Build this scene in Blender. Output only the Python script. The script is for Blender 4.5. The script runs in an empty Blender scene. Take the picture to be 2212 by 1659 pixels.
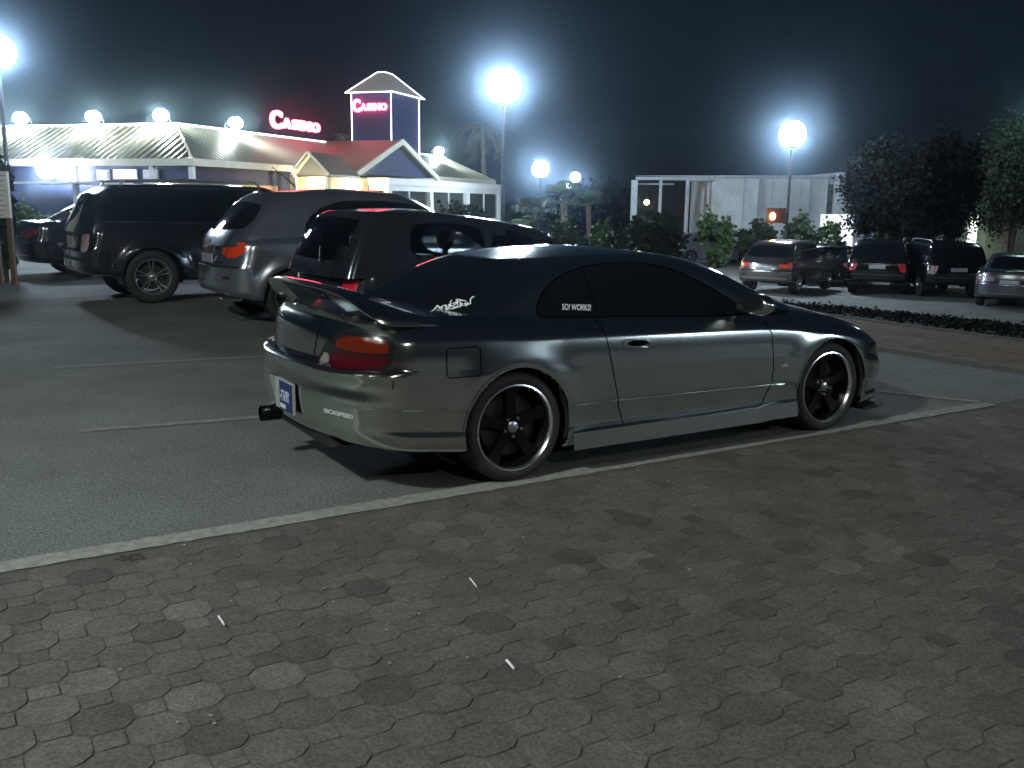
import bpy, bmesh, math, random
import numpy as np
from mathutils import Vector, Matrix
from mathutils.bvhtree import BVHTree

random.seed(7); RNG = np.random.default_rng(7)
SC = bpy.context.scene
COL = SC.collection
PI = math.pi
R = math.radians

# ------------------------------------------------------------------ camera
CAM_H, PITCH, ROLL, FPX, PW, PH = 1.542, 0.1877, -0.0113, 2068.8, 2212.0, 1659.0
cam_d = bpy.data.cameras.new('camera'); cam = bpy.data.objects.new('camera', cam_d); COL.objects.link(cam)
cam_d.sensor_width = 36.0; cam_d.lens = 36.0 * FPX / PW; cam_d.clip_start = 0.05; cam_d.clip_end = 3000
cam.matrix_world = (Matrix.Translation((0, 0, CAM_H)) @ Matrix.Rotation(PI / 2 - PITCH, 4, 'X') @ Matrix.Rotation(-ROLL, 4, 'Z'))
SC.camera = cam

# ------------------------------------------------------------------ world, exposure
W = bpy.data.worlds.new('World'); SC.world = W; W.use_nodes = True
nt = W.node_tree; nt.nodes.clear()
sky = nt.nodes.new('ShaderNodeTexSky'); sky.sky_type = 'NISHITA'; sky.sun_disc = False
sky.sun_elevation = R(4); sky.sun_rotation = R(200); sky.air_density = 1.2; sky.dust_density = 0.6; sky.ozone_density = 4.0
hue = nt.nodes.new('ShaderNodeMixRGB'); hue.blend_type = 'MIX'; hue.inputs[0].default_value = 0.75
hue.inputs[2].default_value = (0.72, 1.22, 2.0, 1)
bg = nt.nodes.new('ShaderNodeBackground'); bg.inputs[1].default_value = 0.0028
wo = nt.nodes.new('ShaderNodeOutputWorld')
nt.links.new(sky.outputs[0], hue.inputs[1]); nt.links.new(hue.outputs[0], bg.inputs[0]); nt.links.new(bg.outputs[0], wo.inputs[0])
SC.view_settings.view_transform = 'Standard'; SC.view_settings.look = 'None'
SC.view_settings.exposure = 1.5; SC.view_settings.gamma = 1; SC.view_settings.use_curve_mapping = False
SC.cycles.use_denoising = True
SC.cycles.max_bounces = 6; SC.cycles.transparent_max_bounces = 12; SC.cycles.volume_bounces = 0
SC.cycles.sample_clamp_indirect = 6.0
SC.cycles.caustics_reflective = False; SC.cycles.caustics_refractive = False

# ------------------------------------------------------------------ frames of reference
TH = 1.0215; CO = np.array([-0.4016, 5.8649])
FV = np.array([math.sin(TH), math.cos(TH)]); LV = np.array([-math.cos(TH), math.sin(TH)])
def LW(x, y, z=0.0):                      # frame of the parking bay (x along the cars, y to their left)
    p = CO + FV * x + LV * y; return Vector((p[0], p[1], z))
def ray(px, py):
    X2 = (px - PW / 2) / FPX; Y2 = (PH / 2 - py) / FPX
    cr, sr = math.cos(ROLL), math.sin(ROLL); X = X2 * cr + Y2 * sr; Y = -X2 * sr + Y2 * cr
    c, s = math.cos(PITCH), math.sin(PITCH); return Vector((X, c + Y * s, -s + Y * c))
def at(px, py, depth):                    # point in the world seen in that direction, so many metres away
    r = ray(px, py); return Vector((0, 0, CAM_H)) + r * (depth / r.y)
def gnd(px, depth):
    p = at(px, 600, depth); return Vector((p.x, depth, 0))
def GP(px, py, z=0.0):
    r = ray(px, py); t = (z - CAM_H) / r.z; return Vector((0, 0, CAM_H)) + r * t

# ------------------------------------------------------------------ materials
MATS = {}
def mat(name, col, rough=0.6, metal=0.0, coat=0.0, emit=None, estr=0.0, noise=None, bump=0.0, bscale=40.0, vary=0.0, trans=0.0, alpha_tint=None, spec=0.5, flakes=0.0, speck=None):
    if name in MATS: return MATS[name]
    m = bpy.data.materials.new(name); m.use_nodes = True; n = m.node_tree; N = n.nodes; L = n.links
    b = N['Principled BSDF']; b.inputs['Base Color'].default_value = (*col, 1); b.inputs['Roughness'].default_value = rough
    b.inputs['Metallic'].default_value = metal; b.inputs['Coat Weight'].default_value = coat; b.inputs['Coat Roughness'].default_value = 0.04
    b.inputs['Specular IOR Level'].default_value = spec
    if emit: b.inputs['Emission Color'].default_value = (*emit, 1); b.inputs['Emission Strength'].default_value = estr
    tc = N.new('ShaderNodeTexCoord')
    if noise:
        sc, amt = noise
        t = N.new('ShaderNodeTexNoise'); t.inputs['Scale'].default_value = sc; t.inputs['Detail'].default_value = 8; t.inputs['Roughness'].default_value = 0.65
        L.new(tc.outputs['Object'], t.inputs['Vector'])
        r = N.new('ShaderNodeMapRange'); r.inputs['From Min'].default_value = 0.3; r.inputs['From Max'].default_value = 0.7
        r.inputs['To Min'].default_value = 1 - amt; r.inputs['To Max'].default_value = 1 + amt
        mx = N.new('ShaderNodeVectorMath'); mx.operation = 'SCALE'; mx.inputs[0].default_value = col
        L.new(t.outputs['Fac'], r.inputs['Value']); L.new(r.outputs[0], mx.inputs['Scale']); L.new(mx.outputs[0], b.inputs['Base Color'])
        if speck:
            t3 = N.new('ShaderNodeTexNoise'); t3.inputs['Scale'].default_value = speck[0]; t3.inputs['Detail'].default_value = 3; L.new(tc.outputs['Object'], t3.inputs['Vector'])
            r3 = N.new('ShaderNodeMapRange'); r3.inputs['From Min'].default_value = 0.35; r3.inputs['From Max'].default_value = 0.65; r3.inputs['To Min'].default_value = 1 - speck[1]; r3.inputs['To Max'].default_value = 1 + speck[1]
            m3 = N.new('ShaderNodeMath'); m3.operation = 'MULTIPLY'; L.new(t3.outputs['Fac'], r3.inputs['Value']); L.new(r3.outputs[0], m3.inputs[0]); L.new(r.outputs[0], m3.inputs[1]); L.new(m3.outputs[0], mx.inputs['Scale'])
        if vary:
            oi = N.new('ShaderNodeObjectInfo'); r2 = N.new('ShaderNodeMapRange'); r2.inputs['To Min'].default_value = 1 - vary; r2.inputs['To Max'].default_value = 1 + vary
            m2 = N.new('ShaderNodeMath'); m2.operation = 'MULTIPLY'
            L.new(oi.outputs['Random'], r2.inputs['Value']); L.new(r2.outputs[0], m2.inputs[0]); L.new(r.outputs[0], m2.inputs[1]); L.new(m2.outputs[0], mx.inputs['Scale'])
    if flakes:
        v = N.new('ShaderNodeTexVoronoi'); v.inputs['Scale'].default_value = 900; L.new(tc.outputs['Object'], v.inputs['Vector'])
        bp = N.new('ShaderNodeBump'); bp.inputs['Strength'].default_value = flakes; bp.inputs['Distance'].default_value = 0.0006
        L.new(v.outputs['Distance'], bp.inputs['Height']); L.new(bp.outputs[0], b.inputs['Normal'])
    if bump:
        t2 = N.new('ShaderNodeTexNoise'); t2.inputs['Scale'].default_value = bscale; t2.inputs['Detail'].default_value = 6
        L.new(tc.outputs['Object'], t2.inputs['Vector'])
        bp = N.new('ShaderNodeBump'); bp.inputs['Strength'].default_value = bump; bp.inputs['Distance'].default_value = 0.01
        L.new(t2.outputs['Fac'], bp.inputs['Height']); L.new(bp.outputs[0], b.inputs['Normal'])
    if alpha_tint is not None:             # window glass: see-through tint with a glossy face
        tr = N.new('ShaderNodeBsdfTransparent'); tr.inputs[0].default_value = (*alpha_tint, 1)
        gl = N.new('ShaderNodeBsdfGlossy'); gl.inputs['Roughness'].default_value = 0.03; gl.inputs['Color'].default_value = (0.9, 0.95, 1, 1)
        fr = N.new('ShaderNodeFresnel'); fr.inputs[0].default_value = 1.5
        mx = N.new('ShaderNodeMixShader'); L.new(fr.outputs[0], mx.inputs[0]); L.new(tr.outputs[0], mx.inputs[1]); L.new(gl.outputs[0], mx.inputs[2])
        L.new(mx.outputs[0], N['Material Output'].inputs['Surface'])
    MATS[name] = m; return m

M_asph = mat('asphalt', (0.118, 0.128, 0.118), 0.85, noise=(0.55, 0.38), bump=0.9, bscale=190, speck=(75, 0.45))
M_paint = mat('road_paint', (0.21, 0.215, 0.20), 0.8, noise=(22, 0.35), bump=0.3, bscale=200)
M_faded = mat('faded_paint', (0.175, 0.18, 0.17), 0.85, noise=(14, 0.35), bump=0.3, bscale=200)
M_black = mat('black_plastic', (0.012, 0.012, 0.013), 0.5)
M_rubber = mat('rubber', (0.014, 0.014, 0.015), 0.75, noise=(30, 0.3))
M_chrome = mat('chrome', (0.8, 0.8, 0.82), 0.12, 1.0)
M_blackmetal = mat('black_metal', (0.004, 0.004, 0.005), 0.25, 0.0, coat=0.0, spec=0.3)
M_lip = mat('polished_lip', (0.95, 0.96, 0.97), 0.22, 1.0)
M_tint = mat('tinted_glass', (0.004, 0.006, 0.008), 0.04, coat=0.0, spec=0.5)
M_glass = mat('clear_glass', (1, 1, 1), alpha_tint=(0.78, 0.84, 0.84))
M_white = mat('white_paint', (0.75, 0.75, 0.72), 0.5, noise=(3, 0.08))
M_gap = mat('panel_gap', (0.002, 0.002, 0.002), 0.9, spec=0.0)

# ------------------------------------------------------------------ tagging and mesh helpers
def tag(o, label=None, cat=None, group=None, kind=None):
    if label: o['label'] = label
    if cat: o['category'] = cat
    if group: o['group'] = group
    if kind: o['kind'] = kind
    return o
def empty(name, loc=(0, 0, 0), rz=0.0, label=None, cat=None, group=None):
    o = bpy.data.objects.new(name, None); COL.objects.link(o); o.location = loc; o.rotation_euler = (0, 0, rz); o.empty_display_size = 0.2
    return tag(o, label, cat, group)
def link(name, me, m=None, parent=None, smooth=None):
    if m is not None:
        if isinstance(m, (list, tuple)):
            for q in m: me.materials.append(q)
        else: me.materials.append(m)
    if smooth is not None:
        me.shade_smooth()
        if smooth < 180: me.set_sharp_from_angle(angle=R(smooth))
    o = bpy.data.objects.new(name, me); COL.objects.link(o)
    if parent: o.parent = parent
    return o
class MB:
    def __init__(s): s.v = []; s.f = []; s.mi = []
    def add(s, vs, fs, mi=0):
        k = len(s.v); s.v += [tuple(q) for q in vs]; s.f += [tuple(k + i for i in f) for f in fs]; s.mi += [mi] * len(fs); return s
    def box(s, x0, x1, y0, y1, z0, z1, mi=0, T=None, tap=0.0):
        vs = [Vector((x, y, z)) for z in (z0, z1) for y in (y0, y1) for x in (x0, x1)]
        if tap:
            cx, cy = (x0 + x1) / 2, (y0 + y1) / 2
            for q in vs[4:]: q.x = cx + (q.x - cx) * (1 - tap); q.y = cy + (q.y - cy) * (1 - tap)
        if T: vs = [T @ q for q in vs]
        return s.add(vs, [(0, 2, 3, 1), (4, 5, 7, 6), (0, 1, 5, 4), (2, 6, 7, 3), (0, 4, 6, 2), (1, 3, 7, 5)], mi)
    def tube(s, pts, r, n=8, mi=0, cap=True):
        pts = [Vector(q) for q in pts]; rs = r if isinstance(r, (list, tuple)) else [r] * len(pts); rings = []
        for i, q in enumerate(pts):
            d = (pts[min(i + 1, len(pts) - 1)] - pts[max(i - 1, 0)]).normalized()
            a = d.cross(Vector((0, 0, 1)) if abs(d.z) < 0.95 else Vector((1, 0, 0))).normalized(); b = d.cross(a)
            rings.append([q + (a * math.cos(2 * PI * k / n) + b * math.sin(2 * PI * k / n)) * rs[i] for k in range(n)])
        vs = [p for g in rings for p in g]; fs = []
        for i in range(len(pts) - 1):
            for k in range(n): fs.append((i * n + k, i * n + (k + 1) % n, (i + 1) * n + (k + 1) % n, (i + 1) * n + k))
        if cap: fs += [tuple(range(n))[::-1], tuple((len(pts) - 1) * n + k for k in range(n))]
        return s.add(vs, fs, mi)
    def lathe(s, prof, n=48, axis='y', c=(0, 0, 0), mi=0):
        vs = []; fs = []
        for (r_, h) in prof:
            for k in range(n):
                a = 2 * PI * k / n
                if axis == 'y': vs.append((c[0] + r_ * math.cos(a), c[1] + h, c[2] + r_ * math.sin(a)))
                else: vs.append((c[0] + r_ * math.cos(a), c[1] + r_ * math.sin(a), c[2] + h))
        for i in range(len(prof) - 1):
            for k in range(n): fs.append((i * n + k, i * n + (k + 1) % n, (i + 1) * n + (k + 1) % n, (i + 1) * n + k))
        return s.add(vs, fs, mi)
    def prism(s, poly, d, T=None, mi=0):                 # polygon in xy plane extruded along z by d
        n = len(poly); vs = [Vector((x, y, 0)) for x, y in poly] + [Vector((x, y, d)) for x, y in poly]
        if T: vs = [T @ q for q in vs]
        return s.add(vs, [tuple(range(n))[::-1], tuple(range(n, 2 * n))] + [(i, (i + 1) % n, n + (i + 1) % n, n + i) for i in range(n)], mi)
    def sphere(s, c, r, nu=16, nv=10, mi=0):
        rr = r if isinstance(r, (list, tuple)) else (r, r, r); vs = [(c[0], c[1], c[2] + rr[2])]; fs = []
        for i in range(1, nv):
            a = PI * i / nv
            for k in range(nu):
                b = 2 * PI * k / nu; vs.append((c[0] + rr[0] * math.sin(a) * math.cos(b), c[1] + rr[1] * math.sin(a) * math.sin(b), c[2] + rr[2] * math.cos(a)))
        vs.append((c[0], c[1], c[2] - rr[2])); e = len(vs) - 1
        for k in range(nu): fs.append((0, 1 + k, 1 + (k + 1) % nu)); fs.append((e, e - nu + (k + 1) % nu, e - nu + k))
        for i in range(nv - 2):
            for k in range(nu): fs.append((1 + i * nu + k, 1 + (i + 1) * nu + k, 1 + (i + 1) * nu + (k + 1) % nu, 1 + i * nu + (k + 1) % nu))
        return s.add(vs, fs, mi)
    def build(s, name, m, parent=None, smooth=None):
        me = bpy.data.meshes.new(name); me.from_pydata([tuple(v) for v in s.v], [], s.f)
        bm = bmesh.new(); bm.from_mesh(me); bmesh.ops.recalc_face_normals(bm, faces=bm.faces); bm.to_mesh(me); bm.free()
        if len(set(s.mi)) > 1: me.polygons.foreach_set('material_index', s.mi)
        return link(name, me, m, parent, smooth)
def text_mesh(name, body, size, m, parent, M, extrude=0.0, offset=0.0, sx=1.0, space=1.0, shear=0.0):
    cu = bpy.data.curves.new(name, 'FONT'); cu.body = body; cu.size = size; cu.extrude = extrude; cu.offset = offset; cu.space_character = space; cu.shear = shear; cu.resolution_u = 3
    ob = bpy.data.objects.new('t', cu); COL.objects.link(ob); dg = bpy.context.evaluated_depsgraph_get(); dg.update()
    me = bpy.data.meshes.new_from_object(ob.evaluated_get(dg)); bpy.data.objects.remove(ob)
    me.transform(M @ Matrix.Diagonal((sx, 1, 1, 1))); me.materials.clear(); return link(name, me, m, parent)

# ------------------------------------------------------------------ car surfaces
def pchip(x, y, q):
    x = np.asarray(x, float); y = np.asarray(y, float); q = np.clip(q, x[0], x[-1]); h = np.diff(x)
    sh = (slice(None),) + (None,) * (y.ndim - 1); d = np.diff(y, axis=0) / h[sh]
    m = np.zeros_like(y)
    if len(x) > 2:
        w1 = (2 * h[1:] + h[:-1])[sh]; w2 = (h[1:] + 2 * h[:-1])[sh]; a, b = d[:-1], d[1:]
        ok = (a * b) > 0; with_ = np.where(ok, (w1 + w2) / (w1 / np.where(ok, a, 1) + w2 / np.where(ok, b, 1)), 0); m[1:-1] = with_
    m[0] = d[0]; m[-1] = d[-1]
    i = np.clip(np.searchsorted(x, q) - 1, 0, len(x) - 2); t = ((q - x[i]) / h[i])
    sq = (slice(None),) + (None,) * (y.ndim - 1); t = t[sq]; H = h[i][sq]
    return (y[i] * (2 * t**3 - 3 * t**2 + 1) + H * m[i] * (t**3 - 2 * t**2 + t) + y[i + 1] * (-2 * t**3 + 3 * t**2) + H * m[i + 1] * (t**3 - t**2))
def sp(pts): xs, ys = zip(*pts); return lambda q: pchip(xs, ys, np.atleast_1d(np.asarray(q, float)))
def plan(xr, xf, hw, Lr, Lf, nr, nf, ncorner, nside):
    ph = np.linspace(0, PI / 2, ncorner + 1)
    rx = xr + Lr * (1 - np.cos(ph) ** (2 / nr)); ry = hw * np.sin(ph) ** (2 / nr)
    fx = xf - Lf * (1 - np.cos(ph[::-1]) ** (2 / nf)); fy = hw * np.sin(ph[::-1]) ** (2 / nf)
    mx = np.linspace(xr + Lr, xf - Lf, nside + 1)[1:-1]; my = np.full(len(mx), hw)
    return np.concatenate([rx, mx, fx]), np.concatenate([ry, my, fy])
def grid_faces(ns, nv, off=0):
    i, j = np.meshgrid(np.arange(ns - 1), np.arange(nv - 1), indexing='ij'); a = i * nv + j
    return (np.stack([a, a + nv, a + nv + 1, a + 1], -1).reshape(-1, 4) + off)
class Surf:                                   # half a body (y <= 0), quads; split by level sets, then mirrored
    def __init__(s, V, F): s.V = V; s.F = F
    def cut(s, f):
        V, F = s.V, s.F; val = f(V); E = np.concatenate([F[:, [0, 1]], F[:, [1, 2]], F[:, [2, 3]], F[:, [3, 0]]]); E = np.unique(np.sort(E, 1), axis=0)
        a, b = val[E[:, 0]], val[E[:, 1]]; c = (a * b) < 0; E = E[c]; a = a[c]; b = b[c]; t = a / (a - b); best = {}
        for (i, j), tt in zip(E, t):
            if tt <= 0.5:
                if i not in best or tt < best[i][0]: best[i] = (tt, i, j)
            else:
                if j not in best or (1 - tt) < best[j][0]: best[j] = (1 - tt, j, i)
        V = V.copy(); val = val.copy()
        for k, (tt, i, j) in best.items(): V[k] = s.V[i] + (s.V[j] - s.V[i]) * tt; val[k] = 0
        ins = val[F].sum(1) > 0
        s.V = V; s.F = F[~ins]; return Surf(V, F[ins])
    def object(s, name, m, parent, mirror=True, smooth=35, push=0.0, side=-1):
        if len(s.F) == 0: return None
        parts = [(s.V, s.F)]
        if mirror: parts.append((s.V * np.array([1, -1, 1]), s.F[:, ::-1]))
        elif side > 0: parts = [(s.V * np.array([1, -1, 1]), s.F[:, ::-1])]
        V = np.concatenate([p[0] for p in parts]); F = np.concatenate([p[1] + i * len(s.V) for i, p in enumerate(parts)])
        used, inv = np.unique(F, return_inverse=True); V = V[used]; F = inv.reshape(F.shape)
        K, inv = np.unique(np.round(V / 2e-4).astype(np.int64), axis=0, return_inverse=True); inv = inv.ravel()
        first = np.zeros(len(K), int); first[inv[::-1]] = np.arange(len(V))[::-1]; V = V[first]; F = inv[F]
        fs = []
        for q in F.tolist():
            u = []
            for k in q:
                if k not in u: u.append(k)
            if len(u) >= 3: fs.append(u)
        me = bpy.data.meshes.new(name); me.from_pydata(V.tolist(), [], fs); me.update()
        if push:
            me.vertices.foreach_set('co', (V + push * np.array([list(v.normal) for v in me.vertices])).ravel()); me.update()
        return link(name, me, m, parent, smooth)
def sdpoly(P, poly, r=0.0):                   # signed distance, positive inside
    poly = np.asarray(poly, float); d2 = np.full(len(P), 1e9); ins = np.zeros(len(P), bool); n = len(poly)
    for i in range(n):
        a = poly[i]; b = poly[(i + 1) % n]; e = b - a; w = P - a; t = np.clip((w @ e) / (e @ e), 0, 1); d2 = np.minimum(d2, ((w - t[:, None] * e) ** 2).sum(1))
        c = ((a[1] <= P[:, 1]) != (b[1] <= P[:, 1])) & (P[:, 0] < (b[0] - a[0]) * (P[:, 1] - a[1]) / (b[1] - a[1] + 1e-12) + a[0]); ins ^= c
    return np.where(ins, 1, -1) * np.sqrt(d2) + r
def smooth_poly(p, n=3):
    p = np.asarray(p, float)
    for _ in range(n):
        q = np.roll(p, -1, 0); p = np.stack([p * .75 + q * .25, p * .25 + q * .75], 1).reshape(-1, 2)
    return p

def car_surfaces(S):
    ns_c, ns_m, nv, nd = S.get('res', (26, 60, 34, 10))
    zb, zd, zc = sp(S['zb']), sp(S['zd']), sp(S['zc'])
    lv = []
    wb = S['wb']; Ra = S['Ra']; R_ = S['R']; fl = S.get('flare', 0.015)
    for (q, hw, dr, df) in S['levels']:
        x, y = plan(S['xr'] + dr, S['xf'] - df, hw, S['Lr'] , S['Lf'], S['nr'], S['nf'], ns_c, ns_m)
        y = y * np.interp(x, S['px'], S['py'])
        z = zb(x) + q * (zd(x) - zb(x))
        lv.append(np.stack([x, -y, z], -1))
    lv = np.array(lv)                                         # level, s, 3
    par = np.concatenate([[0], np.cumsum(np.linalg.norm(np.diff(lv.mean(1), axis=0), axis=1) + 0.004)])
    # cluster samples evenly by length at mid body
    q = np.linspace(0, par[-1], nv); q = np.unique(np.concatenate([q, par])); G = pchip(par, lv, q)
    for cx in (0.0, wb):                                      # swelling round the arches
        d = np.hypot(G[..., 0] - cx, G[..., 2] - R_); b = fl * np.exp(-((d - Ra - 0.02) / 0.09) ** 2) * (G[..., 2] > 0.1)
        G[..., 1] -= b * (np.abs(G[..., 1]) > 0.6)
    G = G.transpose(1, 0, 2); ns, nq = G.shape[:2]
    # deck
    top = G[:, -1]; t = np.linspace(1, 0, nd + 1)[1:]
    cz = zc(top[:, 0]); deck = np.zeros((ns, nd, 3)); pw = S.get('pw', 2.2)
    for k, tt in enumerate(t):
        deck[:, k, 0] = top[:, 0]; deck[:, k, 1] = top[:, 1] * tt; deck[:, k, 2] = top[:, 2] + (cz - top[:, 2]) * (1 - tt ** pw)
    bot = G[:, :1].copy(); bot[..., 1] = 0; bot[..., 2] += 0.01
    A = np.concatenate([bot, G, deck], 1); V = A.reshape(-1, 3); F = grid_faces(ns, A.shape[1])
    body = Surf(V, F)
    # greenhouse
    gl = []
    for (dz, hw, xr, xf) in S['gh']:
        x, y = plan(xr, xf, hw, S['gLr'], S['gLf'], S['gnr'], S['gnf'], ns_c, ns_m)
        z = dz if not callable(dz) else dz(x)
        z = np.full(len(x), z) if np.isscalar(z) else z
        gl.append(np.stack([x, -y, z], -1))
    gl = np.array(gl); par = np.concatenate([[0], np.cumsum(np.linalg.norm(np.diff(gl.mean(1), axis=0), axis=1) + 0.004)])
    H = pchip(par, gl, np.linspace(0, par[-1], max(10, int(nv * 0.6)))).transpose(1, 0, 2)
    top = H[:, -1]; xc = (top[:, 0].min() + top[:, 0].max()) / 2; rx = (top[:, 0].max() - top[:, 0].min()) / 2; zr = S['zroof']
    cap = np.zeros((len(top), nd, 3))
    for k, tt in enumerate(np.linspace(1, 0, nd + 1)[1:]):
        px = xc + (top[:, 0] - xc) * tt; cap[:, k, 0] = px; cap[:, k, 1] = top[:, 1] * tt
        zc_ = zr - S.get('roofdrop', 0.02) * ((px - xc - S.get('peak', 0)) / rx) ** 2
        cap[:, k, 2] = top[:, 2] + (zc_ - top[:, 2]) * (1 - tt ** 2)
    A = np.concatenate([H, cap], 1); return body, Surf(A.reshape(-1, 3), grid_faces(len(top), A.shape[1]))

def wheel(parent, x, y, side, R_, rr, w, style):
    """side -1: outer face towards -y"""
    s = side; yo = y                                            # y of outer sidewall
    def P(prof): return [(r_, yo - s * d) for r_, d in prof]    # d: depth inwards from the outer face
    b = MB(); cz = R_
    b.lathe(P([(rr - 0.004, 0.012), (rr - 0.006, 0.03), (rr - 0.028, 0.06), (rr - 0.034, w - 0.02), (rr, w - 0.01)]), 48, 'y', (x, 0, cz))
    wh = b.build('wheel', M_blackmetal if style != 'alloy' else MATS['alloy'], parent, 40)
    t = MB(); t.lathe(P([(rr - 0.002, 0.014), (rr + 0.008, 0.004), (rr + 0.6 * (R_ - rr), 0.0), (R_ - 0.015, 0.012), (R_ - 0.004, 0.03), (R_, 0.06), (R_, w - 0.05), (R_ - 0.02, w), (rr, w)]), 56, 'y', (x, 0, cz))
    t.build('tyre', M_rubber, wh, 60)
    lip = MB(); lip.lathe(P([(rr + 0.003, 0.010), (rr + 0.003, 0.004), (rr - 0.005, 0.002), (rr - 0.012, 0.010), (rr - 0.016, 0.026)]) if style == 'lip' else P([(rr + 0.002, 0.010), (rr + 0.002, 0.003), (rr - 0.012, 0.004), (rr - 0.014, 0.02)]), 56, 'y', (x, 0, cz))
    lip.build('rim', M_lip if style == 'lip' else MATS['alloy'], wh, 50)
    sp_ = MB(); n = 5
    sm = M_blackmetal if style == 'lip' else MATS['alloy']
    for k in range(n):
        a0 = 2 * PI * k / n + 0.35
        for off in ((-0.16, 0.16) if style != 'lip' else (0,)):
            a = a0 + off
            wd = 0.055 if style == 'lip' else 0.02
            ca, sa = math.cos(a), math.sin(a)
            vs = []
            for (r_, d, h) in ((0.045, 0.05, wd * 0.8), (rr * 0.55, 0.055, wd * 0.62), (rr - 0.02, 0.04, wd)):
                for q in (-1, 1):
                    for dd in (0, 0.022):
                        lx, lz = ca * r_ - sa * q * h / 2 * (1.6 if style == 'lip' else 1), sa * r_ + ca * q * h / 2 * (1.6 if style == 'lip' else 1)
                        vs.append((x + lx, yo - s * (d + dd), cz + lz))
            fs = []
            for i in (0, 4): fs += [(i, i + 2, i + 6, i + 4), (i + 1, i + 5, i + 7, i + 3), (i, i + 4, i + 5, i + 1), (i + 2, i + 3, i + 7, i + 6)]
            fs += [(0, 1, 3, 2), (8, 10, 11, 9)]
            sp_.add(vs, fs)
    sp_.lathe(P([(0.0, 0.042), (0.06, 0.042), (0.075, 0.055), (0.075, 0.09), (0.0, 0.09)]), 24, 'y', (x, 0, cz)); sp_.build('spokes', sm, wh, 30)
    c = MB(); c.lathe(P([(0.0, 0.030), (0.025, 0.031), (0.033, 0.036), (0.034, 0.05)]), 24, 'y', (x, 0, cz)); c.build('hub_cap', MATS['alloy'], wh, 40)
    nuts = MB()
    for k in range(5):
        a = 2 * PI * k / 5 + 0.98; nuts.lathe(P([(0.0, 0.03), (0.008, 0.03), (0.010, 0.05)]), 6, 'y', (x + 0.055 * math.cos(a), 0, cz + 0.055 * math.sin(a)))
    nuts.build('lug_nuts', MATS['alloy'] , wh, 30)
    d = MB(); d.lathe(P([(0.0, 0.10), (rr * 0.72, 0.10), (rr * 0.72, 0.125), (0.0, 0.125)]), 40, 'y', (x, 0, cz)); d.build('brake_disc', mat('brake_steel', (0.02, 0.02, 0.02), 0.6, 0.5), wh, 40)
mat('alloy', (0.42, 0.43, 0.44), 0.3, 0.9)

def ribbon(parent, name, bvh, pts, m, width=0.007, view='side', push=0.0018, sidey=-1, closed=False, step=0.03):
    pts = [np.array(q, float) for q in pts]
    if closed: pts.append(pts[0])
    dense = []
    for a, b in zip(pts[:-1], pts[1:]):
        n = max(1, int(np.linalg.norm(b - a) / step)); dense += [a + (b - a) * k / n for k in range(n)]
    dense.append(pts[-1]); P = []; N = []
    for q in dense:
        if view == 'side': o, d = Vector((q[0], 3 * sidey, q[1])), Vector((0, -sidey, 0))
        elif view == 'rear': o, d = Vector((-4, q[0], q[1])), Vector((1, 0, 0))
        elif view == 'corner': a = R(45); o = Vector((-3 * math.cos(a) , -3 * math.sin(a), 0)) + Vector((math.sin(a) * q[0], -math.cos(a) * q[0], q[1])); d = Vector((math.cos(a), math.sin(a), 0))
        elif view == 'top': o, d = Vector((q[0], q[1], 4)), Vector((0, 0, -1))
        h = bvh.ray_cast(o, d)
        if h[0] is None: continue
        n = h[1]; n = n if n.dot(d) < 0 else -n; P.append(h[0] + n * push); N.append(n)
    vs = []
    for i in range(len(P)):
        t = (P[min(i + 1, len(P) - 1)] - P[max(i - 1, 0)]).normalized(); w = t.cross(N[i]).normalized() * width / 2; vs += [P[i] + w, P[i] - w]
    if len(P) < 2: return None
    b = MB(); b.add(vs, [(2 * i, 2 * i + 1, 2 * i + 3, 2 * i + 2) for i in range(len(P) - 1)]); return b.build(name, m, parent, 180)
def bvh_of(*obs):
    vs = []; fs = []
    for o in obs:
        k = len(vs); vs += [v.co.copy() for v in o.data.vertices]; fs += [tuple(k + i for i in p.vertices) for p in o.data.polygons]
    return BVHTree.FromPolygons(vs, fs)
def conform(o, bvh, push=0.002, view='side', sidey=-1):
    """wrap a flat mesh (x, z, in car coordinates) onto the body"""
    for v in o.data.vertices:
        if view == 'side': a, d = Vector((v.co.x, 3 * sidey, v.co.z)), Vector((0, -sidey, 0))
        elif view == 'rear': a, d = Vector((-4, v.co.y, v.co.z)), Vector((1, 0, 0))
        else: a, d = Vector((v.co.x, v.co.y, v.co.z)), Vector(view)
        h = bvh.ray_cast(a, d)
        if h[0] is not None: n = h[1] if h[1].dot(d) < 0 else -h[1]; v.co = h[0] + n * push
LV_DEF = [(0.0, 0.86, 0.12, 0.12), (0.03, 0.965, 0.02, 0.03), (0.12, 1.0, 0.0, 0.01), (0.33, 1.0, -0.0, 0.0), (0.5, 1.0, 0.0, 0.01), (0.6, 0.998, 0.03, 0.03), (0.75, 0.992, 0.06, 0.05), (0.88, 0.982, 0.075, 0.07), (0.955, 0.955, 0.09, 0.10), (1.0, 0.905, 0.11, 0.16)]
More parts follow.
